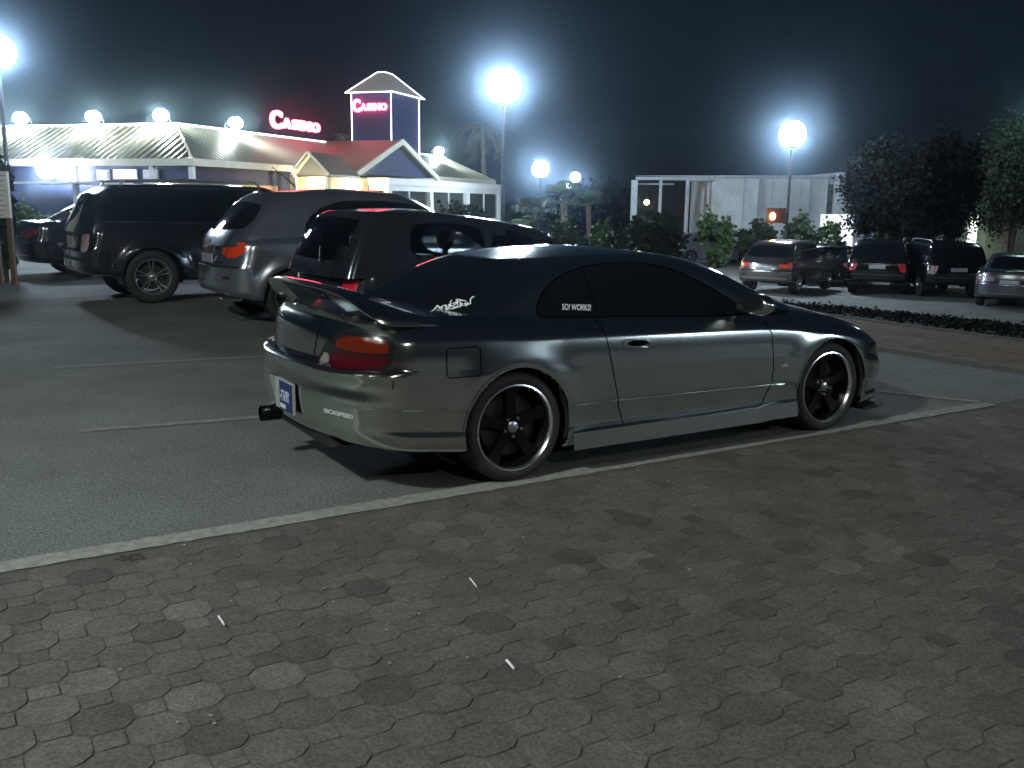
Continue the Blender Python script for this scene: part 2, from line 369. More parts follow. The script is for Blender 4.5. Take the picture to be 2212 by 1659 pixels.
def build_car(name, label, cat, S, loc, rz, paint, group=None, bits=None):
    root = empty(name, loc, rz, label, cat, group)
    body, gh = car_surfaces(S); wb, Ra, R_ = S['wb'], S['Ra'], S['R']
    for cx in (0.0, wb):
        body.cut(lambda V: np.minimum(Ra - np.hypot(V[:, 0] - cx, V[:, 2] - R_ - S.get('archup', 0.0)), np.abs(V[:, 1]) - 0.5))
    out = {}
    for nm, pred, m in S.get('lower', []):                     # parts cut from the lower body
        out[nm] = body.cut(pred)
        for sd, suffix in ((-1, ''), (1, '')): o = out[nm].object(nm, m, root, False, side=sd)
    for nm, pred, m in S.get('body_whole', []):
        w_ = body.cut(pred); w_.object(nm, m, root)
    glass = S.get('glass', M_tint)
    for nm, pred, both in S['windows']:
        w_ = gh.cut(pred)
        if both: w_.object(nm, glass, root)
        else:
            w_.object(nm, glass, root, False, side=-1); w_.object(nm, glass, root, False, side=1)
    bo = body.object('body', paint, root); go = gh.object('roof', paint, root)
    hw = S['levels'][4][1]
    for cx in (0.0, wb):
        for s in (-1, 1):
            prof = [(Ra + 0.004, s * (hw - 0.03)), (Ra + 0.004, s * 0.5), (0.0, s * 0.48)]
            vs = []; fs = []; n = 24
            for (r_, h) in prof:
                for k in range(n + 1): a = PI * (k / n) * 1.16 - 0.08 * PI; vs.append((cx + r_ * math.cos(a), h, max(0.12, R_ + S.get('archup', 0.0) + r_ * math.sin(a))))
            for i in range(2):
                for k in range(n): fs.append((i * (n + 1) + k, i * (n + 1) + k + 1, (i + 1) * (n + 1) + k + 1, (i + 1) * (n + 1) + k))
            MB().add(vs, fs).build('arch_liner', M_black, root, 60)
    for cx in (0.0, wb):
        for s in (-1, 1): wheel(root, cx, s * S['wy'], s, R_, S['rr'], S.get('ww', 0.22), S.get('wheel', 'alloy'))
    return root, bo, go

# ================================================================== ground
def gz(x, y):                              # the lot falls away beyond the bay, towards the far side
    d = (x - CO[0]) * FV[0] + (y - CO[1]) * FV[1]; t = min(1, max(0, (d - 5.8) / 17.0)); return -1.3 * t * t * (3 - 2 * t)
def GD(px, py):
    r = ray(px, py); o = Vector((0, 0, CAM_H)); t = 1.0
    for _ in range(6000):
        q = o + r * t
        if q.z < gz(q.x, q.y): return Vector((q.x, q.y, gz(q.x, q.y)))
        t += .02
    return q
def loc(P): d = np.array([P.x, P.y]) - CO; return d @ FV, d @ LV
def drape(name, corners, m, eps, kind='structure', parent=None, n=(30, 6), local=True):
    """four corners (a,b along one side, c,d back) in bay coordinates, laid on the ground"""
    a, b_, c, d = [np.array(q, float) for q in corners]; vs = []; nx, ny = n
    for i in range(nx + 1):
        for j in range(ny + 1):
            u, v = i / nx, j / ny; q = (a * (1 - u) + b_ * u) * (1 - v) + (d * (1 - u) + c * u) * v
            w = LW(q[0], q[1]) if local else Vector((q[0], q[1], 0)); vs.append((w.x, w.y, gz(w.x, w.y) + eps))
    b = MB(); b.add(vs, [(i * (ny + 1) + j, (i + 1) * (ny + 1) + j, (i + 1) * (ny + 1) + j + 1, i * (ny + 1) + j + 1) for i in range(nx) for j in range(ny)])
    o = b.build(name, m, parent, 180); 
    if parent is None: tag(o, kind=kind)
    return o
xs = sorted(set([-600, -300, -150, -80] + list(np.linspace(-50, 50, 70)) + [80, 150, 300, 600])); ys = sorted(set([-400, -200, -100, -50, -20] + list(np.linspace(-10, 90, 80)) + [130, 200, 400, 900]))
g = MB(); g.add([(x, y, gz(x, y) - .004) for x in xs for y in ys], [(i * len(ys) + j, (i + 1) * len(ys) + j, (i + 1) * len(ys) + j + 1, i * len(ys) + j + 1) for i in range(len(xs) - 1) for j in range(len(ys) - 1)])
tag(g.build('ground', M_asph, None, 180), kind='structure')
drape('parking_lot', [(-30, -.83), (5.2, -.83), (5.2, 60), (-30, 60)], M_asph, .002, n=(40, 60))
# painted bay lines
def line(name, x0, y0, x1, y1, w, m, eps=.006, n=24):
    d = np.array([x1 - x0, y1 - y0]); L_ = np.linalg.norm(d); d /= L_; nrm = np.array([-d[1], d[0]]) * w / 2; rs = np.random.default_rng(int(abs(x0 * 97 + y0 * 31)) + 3); vs = []
    k = max(4, int(L_ / .05))
    for i in range(k + 1):
        c = np.array([x0, y0]) + d * L_ * i / k
        for s in (-1, 1): q = c + nrm * s * (1 + rs.uniform(-.09, .09)); p = LW(*q); vs.append((p.x, p.y, gz(p.x, p.y) + eps))
    b = MB(); b.add(vs, [(2 * i, 2 * i + 1, 2 * i + 3, 2 * i + 2) for i in range(k)]); return tag(b.build(name, m), kind='structure')
LINE_Y = -.845
line('bay_line', -9, LINE_Y, 4.45, LINE_Y + .03, .135, M_paint)
line('bay_end_line', 4.44, LINE_Y + .085, 3.85, .45, .09, M_paint)
for i, (x0, y0, x1, y1) in enumerate([(-1.94, 1.62, 3.0, .95), (-1.81, 4.37, 3.2, 3.7), (-1.7, 7.5, 3.2, 6.9), (-1.7, 11.3, 3.2, 10.6), (-3.1, -.6, -3.0, 3)][:4]):
    line('bay_line', x0, y0, x1, y1, .09, M_faded)

# ================================================================== paving
def paver_mat(name, single, tint=None):
    m = bpy.data.materials.new(name); m.use_nodes = True; n = m.node_tree; N = n.nodes; L = n.links; b = N['Principled BSDF']
    b.inputs['Roughness'].default_value = .88; b.inputs['Specular IOR Level'].default_value = .3
    if single: s = N.new('ShaderNodeObjectInfo'); so = s.outputs['Random']
    else: s = N.new('ShaderNodeAttribute'); s.attribute_name = 'tone'; so = s.outputs['Fac']
    cr = N.new('ShaderNodeValToRGB'); e = cr.color_ramp.elements; e[0].position = 0; e[0].color = (.058, .053, .050, 1); e[1].position = 1; e[1].color = (.120, .108, .098, 1)
    for p, c in ((.06, (.070, .064, .060)), (.16, (.081, .074, .069)), (.40, (.086, .079, .073)), (.60, (.090, .080, .074)), (.80, (.093, .088, .080)), (.93, (.098, .087, .080))): q = e.new(p); q.color = (*c, 1)
    L.new(so, cr.inputs[0])
    g_ = N.new('ShaderNodeNewGeometry')
    def noise(sc, det, lo, hi, f0=.3, f1=.7):
        t = N.new('ShaderNodeTexNoise'); t.inputs['Scale'].default_value = sc; t.inputs['Detail'].default_value = det; L.new(g_.outputs['Position'], t.inputs['Vector'])
        r = N.new('ShaderNodeMapRange'); r.inputs['From Min'].default_value = f0; r.inputs['From Max'].default_value = f1; r.inputs['To Min'].default_value = lo; r.inputs['To Max'].default_value = hi; L.new(t.outputs['Fac'], r.inputs['Value']); return r.outputs[0], t
    a, _ = noise(1.1, 5, .82, 1.16); c, tf = noise(90, 6, .70, 1.30, .36, .64); d, _ = noise(6.5, 5, .84, 1.14)
    m1 = N.new('ShaderNodeMath'); m1.operation = 'MULTIPLY'; L.new(a, m1.inputs[0]); L.new(c, m1.inputs[1])
    m2 = N.new('ShaderNodeMath'); m2.operation = 'MULTIPLY'; L.new(m1.outputs[0], m2.inputs[0]); L.new(d, m2.inputs[1])
    v = N.new('ShaderNodeVectorMath'); v.operation = 'SCALE'; L.new(cr.outputs[0], v.inputs[0]); L.new(m2.outputs[0], v.inputs['Scale']); L.new(v.outputs[0], b.inputs['Base Color'])
    if tint: tn = N.new('ShaderNodeVectorMath'); tn.operation = 'MULTIPLY'; tn.inputs[1].default_value = tint; L.new(v.outputs[0], tn.inputs[0]); L.new(tn.outputs[0], b.inputs['Base Color'])
    t2 = N.new('ShaderNodeTexNoise'); t2.inputs['Scale'].default_value = 170; t2.inputs['Detail'].default_value = 6; L.new(g_.outputs['Position'], t2.inputs['Vector'])
    bp = N.new('ShaderNodeBump'); bp.inputs['Strength'].default_value = .55; bp.inputs['Distance'].default_value = .004; L.new(t2.outputs['Fac'], bp.inputs['Height']); L.new(bp.outputs[0], b.inputs['Normal'])
    return m
MP1, MP2 = paver_mat('paving_single', True), paver_mat('paving_field', False)
M_joint = mat('joint_sand', (.066, .061, .056), .95, noise=(30, .3))
PER = .268; SQ = .093
def stone_verts(rs, square, gap=.0012, bev=.003, h=.0040):
    """a rounded octagon, or the small square that fills the corners between four of them"""
    a = (PER - SQ) / 2 - gap; t = SQ / 2 - gap * .5
    if square: s = SQ / 2 - gap; poly = [(-s, -s * .86), (-s * .86, -s), (s * .86, -s), (s, -s * .86), (s, s * .86), (s * .86, s), (-s * .86, s), (-s, s * .86)]
    else:
        o8 = [(a, -t), (a, t), (t, a), (-t, a), (-a, t), (-a, -t), (-t, -a), (t, -a)]; poly = []
        for i in range(8):
            p, q = Vector(o8[i]), Vector(o8[(i + 1) % 8]); c = rs.uniform(.10, .17); poly += [tuple(p.lerp(q, c)), tuple(p.lerp(q, 1 - c))]
    poly = [(x + rs.uniform(-.0016, .0016), y + rs.uniform(-.0016, .0016)) for x, y in poly]; n = len(poly)
    def ins(x, y, d): L_ = math.hypot(x, y); return (x * (1 - d / L_), y * (1 - d / L_))
    big = 1 if rs.random() < .82 else 2.6; tilt = rs.uniform(-.007, .007) * big, rs.uniform(-.007, .007) * big; dz = rs.uniform(-.0010, .0010) * big
    vs = [(x, y, -.008) for x, y in poly] + [(*ins(x, y, bev * rs.uniform(.8, 1.3)), h + dz + tilt[0] * x + tilt[1] * y) for x, y in poly]
    return vs, [tuple(range(n, 2 * n))] + [(i, (i + 1) % n, n + (i + 1) % n, n + i) for i in range(n)]
rs_ = random.Random(5)
variants = {0: [], 1: []}
for k in range(14):
    for sq in (0, 1): vs, fs = stone_verts(rs_, sq); me = bpy.data.meshes.new('paving_stone'); me.from_pydata(vs, [], fs); me.materials.append(MP1); variants[sq].append((me, vs, fs))
pave = drape('pavement', [(-14, -30), (5.2, -30), (5.2, -.83), (-14, -.83)], M_joint, .001, n=(4, 4))
pave2 = drape('pavement_right', [(5.2, -30), (16, -30), (16, -.83), (5.2, -.83)], M_joint, .001, n=(20, 4))
def to_px(P):
    x, y, z = P.x, P.y, P.z - CAM_H; c, s = math.cos(PITCH), math.sin(PITCH); d = y * c - z * s; u = y * s + z * c
    if d < .2: return (9e9, 9e9, d)
    cr, sr = math.cos(ROLL), math.sin(ROLL); return (PW / 2 + FPX * (x * cr - u * sr) / d, PH / 2 - FPX * (x * sr + u * cr) / d, d)
cells = []
i0, i1 = int(-8 / PER), int(12 / PER)
for j in range(0, 110):
    y = -.925 - PER / 4 - j * PER / 2
    for i in range(i0, i1):
        x = i * PER + (PER / 2 if j % 2 else 0) + .03
        P = LW(x, y); q = to_px(P)
        if q[2] < .3 or not (-500 < q[0] < PW + 500 and 0 < q[1] < PH + 500): continue
        inn = -60 < q[0] < PW + 60 and q[1] < PH + 60
        cells.append((q[2] if inn else 99 + q[2], x, y, 0)); cells.append((q[2] if inn else 99 + q[2], x + PER / 2, y, 1))
cells.sort(); HOLE = loc(GP(283, 1205))
fv = []; ff = []; tone = []
rz = PI / 2 - TH; cz_, sz_ = math.cos(rz), math.sin(rz); nsingle = 0
for _, x, y, sq in cells:
    if math.hypot(x - HOLE[0], y - HOLE[1]) < .10: continue
    me, vs, fs = variants[sq][rs_.randrange(14)]; P = LW(x, y); z = gz(P.x, P.y) + .001; fl = rs_.random() < 0
    if nsingle < 299 and _ < 90:
        o = bpy.data.objects.new('paving_stone', me); COL.objects.link(o); o.parent = pave; o.location = (P.x, P.y, z); o.rotation_euler = (0, 0, rz + rs_.uniform(-.01, .01)); nsingle += 1
    else:
        k = len(fv); fv += [(P.x + a * cz_ - b_ * sz_, P.y + a * sz_ + b_ * cz_, z + c) for a, b_, c in vs]; ff += [tuple(k + i for i in f) for f in fs]; tone += [rs_.random()] * sum(len(f) for f in fs)
def tone_mesh(name, V, F, T_, m, parent):
    me = bpy.data.meshes.new(name); me.from_pydata(V, [], F); a = me.attributes.new('tone', 'FLOAT', 'CORNER'); a.data.foreach_set('value', T_); o = link(name, me, m, parent); o['kind'] = 'stuff'; return o
tone_mesh('paving_stones', fv, ff, tone, MP2, pave)
# brown paved walkway crossing beyond the bay
wk = [loc(GD(1760, 684)), loc(GD(2205, 719)), loc(GD(2205, 794)), loc(GD(1900, 750))]
xa, xb = wk[3][0] - .02, wk[0][0] + .45
walk = drape('walkway', [(xa, -9), (xa, 9), (xb, 9), (xb, -9)], M_joint, .004, n=(40, 8))
fv = []; ff = []; tone = []; j = 0; y = -6
while y < 8.5:
    x = xa + PER / 2 + (PER / 2 if j % 2 else 0)
    while x < xb - PER / 2:
      for x2, sq in ((x, 0), (x + PER / 2, 1)):
        me, vs, fs = variants[sq][rs_.randrange(14)]; P = LW(x2, y); z = gz(P.x, P.y) + .006; sl = (gz(*(LW(x2 + .1, y).xy)) - gz(P.x, P.y)) / .1
        k = len(fv); fv += [(P.x + a * cz_ - b_ * sz_, P.y + a * sz_ + b_ * cz_, z + c + sl * a) for a, b_, c in vs]; ff += [tuple(k + i for i in f) for f in fs]; tone += [rs_.random()] * sum(len(f) for f in fs)
      x += PER
    y += PER / 2; j += 1
tone_mesh('paving_stones', fv, ff, tone, paver_mat('walkway_paving', False, (1.45, 1.12, .88)), walk)
for x_ in (xa - .06, xb + .06):
    b = MB(); n = 60; vs = []
    for i in range(n + 1):
        for (dx, dz) in ((-.06, 0), (-.055, .05), (.055, .05), (.06, 0)):
            P = LW(x_ + dx, -9 + 18 * i / n); vs.append((P.x, P.y, gz(P.x, P.y) + dz - (.02 if dz == 0 else .02)))
    b.add(vs, [(i * 4 + k, i * 4 + k + 1, i * 4 + k + 5, i * 4 + k + 4) for i in range(n) for k in range(3)]); tag(b.build('kerb', mat('kerb_concrete', (.10, .095, .085), .9, noise=(6, .3)), None, 30), kind='structure')
# litter
M_butt = mat('white_litter', (.78, .80, .82), .6)
def litter(px, py, dx, dy, r, label, L_=None):
    a, c = GP(px - dx, py - dy, .016), GP(px + dx, py + dy, .016); b = MB(); b.tube([a, (a + c) / 2 + Vector((0, 0, .001)), c], r, 6); tag(b.build('cigarette_butt', M_butt), label, 'litter')
litter(1102, 1435, 8, 9, .0045, 'brightest white cigarette butt on the paving, lowest of the three')
litter(1022, 1258, 7, 9, .003, 'thin white cigarette butt on the paving behind the wing tail of the coupe')
litter(478, 1340, 6, 9, .004, 'white cigarette butt lying on the paving to the left')
b = MB(); Pq = GP(283, 1205)
for k in range(14): a = k * 2.399; r_ = .05 * math.sqrt(k / 14); b.sphere((Pq.x + r_ * math.cos(a) * 1.2, Pq.y + r_ * math.sin(a), -.004), (.02, .016, .008), 7, 5)
o_ = b.build('dirt_clod', mat('dark_soil', (.03, .017, .010), .95, bump=.8, bscale=120), None, 60); tag(o_, 'dark brown soil filling the gap of a missing paving stone by the line', 'dirt')
peb = MB()
for (px, py) in [(398, 1177), (411, 1218), (378, 1332), (498, 1298), (545, 1142), (260, 1445), (384, 1560), (463, 1562), (842, 1432), (905, 1325), (1340, 1462), (1130, 1160), (700, 1270), (720, 1300), (1500, 1090), (1010, 1420), (455, 1545), (835, 1360), (1490, 1230)]:
    P = GP(px, py, .014); peb.sphere((P.x, P.y, .014), (.007, .005, .004), 6, 4)
o_ = peb.build('pebbles', mat('pale_pebble', (.26, .25, .23), .8), None, 60); tag(o_, 'pale grit scattered over the paving stones', 'grit', kind='stuff')

# ================================================================== lamps
def glow(name, c, e): return mat(name, (0.02, 0.02, 0.02), .5, emit=c, estr=e)
COOL = (.70, .85, 1.0)
M_pole = mat('pole_steel', (.05, .052, .055), .5, .6)
def lamp_post(P, ground, r, e, label, col=COOL, mname='lamp_cool', rp=.05, extra=None):
    root = empty('street_lamp', (P.x, P.y, ground), 0, label, 'street lamp'); h = P.z - ground
    b = MB(); b.tube([(0, 0, 0), (0, 0, h - r * .9)], [rp * 1.25, rp * .85], 10); b.build('pole', M_pole, root, 60)
    b = MB(); b.box(-.16, .16, -.16, .16, 0, .03); b.lathe([(.02, 0), (rp * 2.1, 0), (rp * 2.0, .22), (rp * 1.3, .30)], 14, 'z'); b.build('pole_foot', M_pole, root)
    b = MB(); b.lathe([(rp, h - r * 1.12), (r * .42, h - r * .99), (r * .42, h - r * .90), (rp, h - r * .86)], 18, 'z'); b.build('lamp_holder', M_pole, root, 40)
    b = MB(); b.sphere((0, 0, h), r, 28, 16); b.build('lamp_globe', glow(mname, col, e), root, 180)
    b = MB(); b.lathe([(0, h + r * 1.07), (r * .3, h + r * 1.03), (r * .34, h + r * .95)], 16, 'z'); b.build('lamp_finial', M_pole, root, 40)
    return root
def lamp_at(px, py, depth, r, e, label, col=COOL, mname='lamp_cool', rp=.05):
    P = at(px, py, depth); return lamp_post(P, gz(P.x, P.y), r, e, label, col, mname, rp)
E1 = 175
lamp_at(1088, 186, 27, .46, E1, 'tall street lamp blazing white, in front of the casino pavilion, largest of the lamps', mname='lamp_one')
lamp_at(1712, 290, 36, 0.46, E1 * .7, 'white street lamp in front of the pale flat-roofed building', mname='lamp_two')
lamp_at(1167, 365, 52, .42, E1 * .7, 'white street lamp above the fan palms, right of the casino pavilion', mname='lamp_three')
lamp_at(-6, 112, 24, .40, E1 * .8, 'white street lamp cut by the left edge of the photo', mname='lamp_left')
lamp_at(1243, 383, 78, .38, 60, 'small far street lamp, brighter of the close pair beside the palm', mname='lamp_far')
lamp_at(1228, 401, 80, .22, 40, 'small far street lamp, fainter and lower of the close pair beside the palm', mname='lamp_far2')
for k, (px, py, t) in enumerate([(1252, 424, 'upper left'), (1275, 424, 'right hand'), (1242, 439, 'lowest')]):
    lamp_at(px, py, 95, .15, 20, '%s of three tiny distant lamps behind the palms' % t, mname='lamp_tiny')
lamp_at(2262, 238, 34, .5, E1 * .03, 'greenish street lamp just past the right edge above the trees', col=(.62, 1.0, .85), mname='lamp_green')
# lamps behind the photographer, seen as highlights on the coupe and as the light on the paving
lamp_post(Vector((-5.2, -.6, 6.6)), 0, .30, 360, 'street lamp behind the photographer on the left', col=(.90, 1.0, .93), mname='lamp_behind')
lamp_post(Vector((5.5, -6.5, 7.2)), 0, .30, 150, 'street lamp behind the photographer on the right', col=(1.0, .93, .86), mname='lamp_behind2')

lamp_post(Vector((25.5, -.6, 5.6)), 0, .30, 300, 'distant street lamp to the right of the photographer', mname='lamp_beside')
lamp_post(Vector((27.5, 3.6, 5.0)), -.6, .25, 260, 'distant street lamp farther to the right, mirrored in the coupe wing', mname='lamp_beside2')

# ================================================================== the silver-grey coupe
M_coupe = mat('coupe_paint', (0.60, 0.64, 0.60), 0.15, 1.0, coat=1.0, noise=(5, 0.05))
M_red = mat('red_lens', (0.055, 0.002, 0.005), 0.12, coat=1.0, bump=0.25, bscale=150)
M_amber = mat('amber_lens', (0.11, 0.011, 0.003), 0.12, coat=1.0, bump=0.25, bscale=150)
M_clear = mat('clear_lens', (0.20, 0.17, 0.17), 0.12, coat=1.0, bump=0.3, bscale=150)
M_sticker = mat('white_vinyl', (0.72, 0.75, 0.78), 0.5)
M_dark_lens = mat('smoked_housing', (0.012, 0.010, 0.012), 0.15, coat=1.0)
COUPE = dict(
    res=(60, 150, 84, 16), wb=2.525, Ra=0.338, R=0.313, rr=0.243, ww=0.235, wy=0.822, wheel='lip', flare=0.012, archup=0.008,
    xr=-1.06, xf=3.50, Lr=0.40, Lf=0.66, nr=2.3, nf=2.15,
    px=[-1.1, -0.7, -0.2, 0.3, 1.2, 2.0, 2.6, 3.1, 3.5], py=[0.985, 0.99, 1.0, 0.99, 0.995, 0.99, 0.995, 0.97, 0.94],
    zb=[(-1.06, .30), (-.85, .27), (-.45, .215), (.35, .15), (1.2, .145), (2.1, .14), (2.95, .15), (3.50, .155)],
    zd=[(-1.0, .945), (-.7, .948), (-.3, .945), (.25, .925), (1.2, .90), (1.9, .875), (2.4, .815), (2.9, .715), (3.2, .635), (3.50, .53)],
    zc=[(-1.0, .955), (-.6, .972), (.2, .98), (1.9, .95), (2.35, .90), (2.7, .83), (3.05, .735), (3.3, .66), (3.50, .56)],
    levels=[(0.0, .76, .14, .12), (.012, .80, .085, .06), (.05, .838, .035, .02), (.12, .846, .012, .0), (.20, .839, .005, .015), (.325, .841, .0, .02), (.35, .853, .0, .01), (.50, .852, .01, .0), (.585, .852, -.005, .01), (.61, .851, .015, .02), (.635, .850, .07, .03), (.70, .848, .075, .04), (.82, .838, .08, .05), (.88, .815, .085, .08), (.95, .775, .11, .12), (1.0, .725, .15, .19)],
    gh=[(.86, .765, -.66, 2.47), (.93, .725, -.50, 2.29), (1.02, .685, -.33, 2.07), (1.11, .645, -.15, 1.87), (sp([(-.1, 1.165), (.9, 1.19), (1.8, 1.165)]), .595, .0, 1.69), (sp([(0, 1.205), (.9, 1.235), (1.6, 1.205)]), .51, .12, 1.53)],
    gLr=.50, gLf=.52, gnr=2.5, gnf=2.6, zroof=1.272, roofdrop=.022, peak=.02)
pw = smooth_poly([(.17, .93), (.24, 1.04), (.38, 1.13), (.62, 1.185), (.95, 1.195), (1.22, 1.155), (1.45, 1.06), (1.66, .945), (1.745, .865), (1.72, .845), (1.2, .868), (.6, .895), (.24, .905)], 2)
def side_glass(poly, lim=.35): return lambda V: np.minimum(sdpoly(V[:, [0, 2]], poly), -V[:, 1] - lim)
def end_glass(poly, xm, rear=True): return lambda V: np.minimum(sdpoly(np.stack([-V[:, 1], V[:, 2]], 1), poly), (xm - V[:, 0]) if rear else (V[:, 0] - xm))
COUPE['windows'] = [
    ('side_window', side_glass(pw), False),
    ('rear_window', end_glass(smooth_poly([(-.6, .94), (.54, .945), (.60, .97), (.555, 1.08), (.47, 1.19), (.36, 1.215), (-.6, 1.215)], 2), .5), True),
    ('windscreen', end_glass(smooth_poly([(-.6, .93), (.60, .93), (.65, .96), (.60, 1.08), (.52, 1.18), (.40, 1.205), (-.6, 1.205)], 2), 1.4, False), True)]
def rear_unwrap(V): return np.stack([-V[:, 1] + (V[:, 0] + 1.0), V[:, 2]], 1)
TL = smooth_poly([(.36, .665), (.39, .72), (.50, .82), (.62, .872), (.84, .880), (1.02, .862), (1.09, .83), (1.09, .77), (1.05, .70), (.98, .68), (.68, .668)], 2)
tl_pred = lambda V: np.minimum(sdpoly(rear_unwrap(V), TL), -.3 - V[:, 0])
front_unwrap = lambda V: np.stack([-V[:, 1] - (V[:, 0] - 3.3), V[:, 2]], 1)
HLP = smooth_poly([(.42, .485), (.44, .55), (.62, .60), (.92, .615), (.93, .56), (.82, .485)], 2)
hl_pred = lambda V: np.minimum(sdpoly(front_unwrap(V), HLP), V[:, 0] - 2.7)
COUPE['lower'] = []
# tail lights are cut by hand to give each lamp its own lenses
def coupe():
    S = COUPE; root = empty('coupe_car', LW(0, 0), PI / 2 - TH, 'low silver-grey two-door coupe with black deep-dish wheels and a rear wing, nearest the camera', 'car')
    body, gh = car_surfaces(S)
    for cx in (0.0, S['wb']): body.cut(lambda V: np.minimum(S['Ra'] - np.hypot(V[:, 0] - cx, V[:, 2] - S['R'] - S['archup']), np.abs(V[:, 1]) - 0.5))
    house = body.cut(tl_pred)
    inset = lambda P, d: (lambda V: np.minimum(sdpoly(rear_unwrap(V), P) , 1))
    amber = house.cut(inset(smooth_poly([(.56, .79), (.62, .845), (.84, .858), (1.0, .84), (1.045, .82), (1.04, .785), (.98, .775), (.7, .778)], 2), 0))
    clear = house.cut(inset(smooth_poly([(.41, .69), (.45, .75), (.52, .755), (.52, .692)], 1), 0))
    red = house.cut(inset(smooth_poly([(.525, .692), (.525, .762), (.7, .765), (1.035, .765), (1.04, .74), (1.005, .71), (.96, .697), (.7, .688)], 1), 0))
    for s in (-1, 1):
        h = house.object('tail_light', M_dark_lens, root, False, side=s)
        amber.object('amber_lens', M_amber, h, False, side=s, push=.003); clear.object('reverse_lens', M_clear, h, False, side=s, push=.003); red.object('red_lens', M_red, h, False, side=s, push=.003)
    hl = body.cut(hl_pred)
    for s in (-1, 1): hl.object('headlight', mat('headlight_lens', (.62, .64, .62), .08, .85, coat=1.0, bump=1.0, bscale=45), root, False, side=s)
    for nm, pred, both in S['windows']:
        w_ = gh.cut(pred)
        if both: w_.object(nm, M_tint, root)
        else: [w_.object(nm, M_tint, root, False, side=s) for s in (-1, 1)]
    bo = body.object('body', M_coupe, root, smooth=28); go = gh.object('roof', M_coupe, root)
    T = bvh_of(bo, go, *[c for c in root.children if c.name.startswith(('side_window', 'rear_window', 'tail_light'))])
    # arch liners, wheels
    for cx in (0.0, S['wb']):
        for s in (-1, 1):
            vs = []; fs = []; n = 28; Ra = S['Ra']
            for (r_, h) in [(Ra + .002, s * .835), (Ra + .004, s * .5), (0, s * .48)]:
                for k in range(n + 1): a = PI * (k / n) * 1.2 - .1 * PI; vs.append((cx + r_ * math.cos(a), h, max(.13, S['R'] + S['archup'] + r_ * math.sin(a))))
            for i in range(2):
                for k in range(n): fs.append((i * (n + 1) + k, i * (n + 1) + k + 1, (i + 1) * (n + 1) + k + 1, (i + 1) * (n + 1) + k))
            MB().add(vs, fs).build('arch_liner', M_black, root, 60)
    for cx in (0.0, S['wb']):
        for s in (-1, 1): wheel(root, cx, s * S['wy'], s, S['R'], S['rr'], S['ww'], 'lip')
    # arch lips
    for s in (-1, 1):
        for cx in (0.0, S['wb']):
            pts = [(cx + (S['Ra'] + .006) * math.cos(a), S['R'] + S['archup'] + (S['Ra'] + .006) * math.sin(a)) for a in np.linspace(.05 * PI, .98 * PI, 30)]
            ribbon(root, 'arch_lip', T, pts, M_coupe, .012, sidey=s, push=.004)
        for nm, pts in (('door_gap', [(.555, .905), (.59, .80), (.645, .57), (.70, .36), (.74, .245), (1.75, .225), (1.88, .27), (1.945, .38), (1.955, .50), (1.93, .72), (1.86, .865)]),
                        ('fuel_flap_gap', [(-.43, .79), (-.26, .79), (-.245, .775), (-.245, .65), (-.26, .635), (-.43, .635), (-.445, .65), (-.445, .775), (-.43, .79)]),
                        ('bumper_seam', [(-.74, .675), (-.745, .60)]), ('front_bumper_gap', [(2.88, .52), (3.0, .50), (3.08, .46)]),
                        ('hood_gap', [(1.98, .875), (2.3, .835), (2.7, .76), (3.0, .675), (3.15, .62)])):
            if nm == 'fuel_flap_gap' and s > 0: continue
            ribbon(root, nm, T, pts, M_gap, .006, sidey=s)
        ribbon(root, 'window_trim', T, [tuple(q) for q in pw[::2]], M_gap, .010, sidey=s, closed=True, push=.002)
        ribbon(root, 'window_divider', T, [(.60, .90), (.56, 1.175)], M_gap, .006, sidey=s)
        # door handle: dished cup with a flap
        b = MB(); cy = -.843
        for (w0, h0, d) in ((.105, .027, 0.0),):
            prof = [(w0, h0, .001), (w0 * .96, h0 * .9, .004), (w0 * .86, h0 * .72, .003)]
            n = 28; vs = []; fs = []
            for (a_, c_, d_) in prof:
                for k in range(n):
                    t = 2 * PI * k / n; e = .55
                    vs.append((.815 + a_ * math.copysign(abs(math.cos(t)) ** e, math.cos(t)), s * (.836 + d_ + .004), .735 - .01 * math.cos(t) + c_ * math.copysign(abs(math.sin(t)) ** e, math.sin(t))))
            for i in range(2):
                for k in range(n): fs.append((i * n + k, i * n + (k + 1) % n, (i + 1) * n + (k + 1) % n, (i + 1) * n + k))
            b.add(vs, fs)
        hd = b.build('door_handle', mat('handle_paint', (0.30, 0.31, 0.30), .25, .8, coat=1), root, 60)
        c2 = MB(); n = 24; c2.add([(.825 + .075 * math.cos(t), s * .8425, .737 + .019 * math.sin(t)) for t in np.linspace(0, 2 * PI, n, False)], [tuple(range(n))]); c2.build('handle_recess', M_gap, hd)
        # mirror
        m = MB(); m.sphere((1.70, s * .93, .93), (.085, .115, .068), 20, 12)
        mi = m.build('wing_mirror', M_coupe, root, 60)
        for v in mi.data.vertices:
            if v.co.x < 1.655: v.co.x = 1.655
        g = MB(); g.add([(1.653, s * .93 + .09 * math.cos(t), .93 + .052 * math.sin(t)) for t in np.linspace(0, 2 * PI, 20, False)], [tuple(range(20))]); g.build('mirror_glass', M_chrome, mi)
        st = MB(); st.tube([(1.72, s * .72, .885), (1.72, s * .86, .905)], .028, 10); st.build('mirror_arm', M_black, mi)
        sk = MB(); xs = np.linspace(.36, 2.17, 24); vs = []
        for x_ in xs:
            o = .012 + .03 * math.sin(min(1, (x_ - .36) / .5) * PI) * (1 if x_ < .86 else 0)
            for (yy, zz) in ((.838, .262), (.862, .248), (.872, .150), (.80, .132)): vs.append((x_, s * (yy + (.01 if x_ > 1.9 else 0)), zz + (.01 if x_ > 1.9 else 0)))
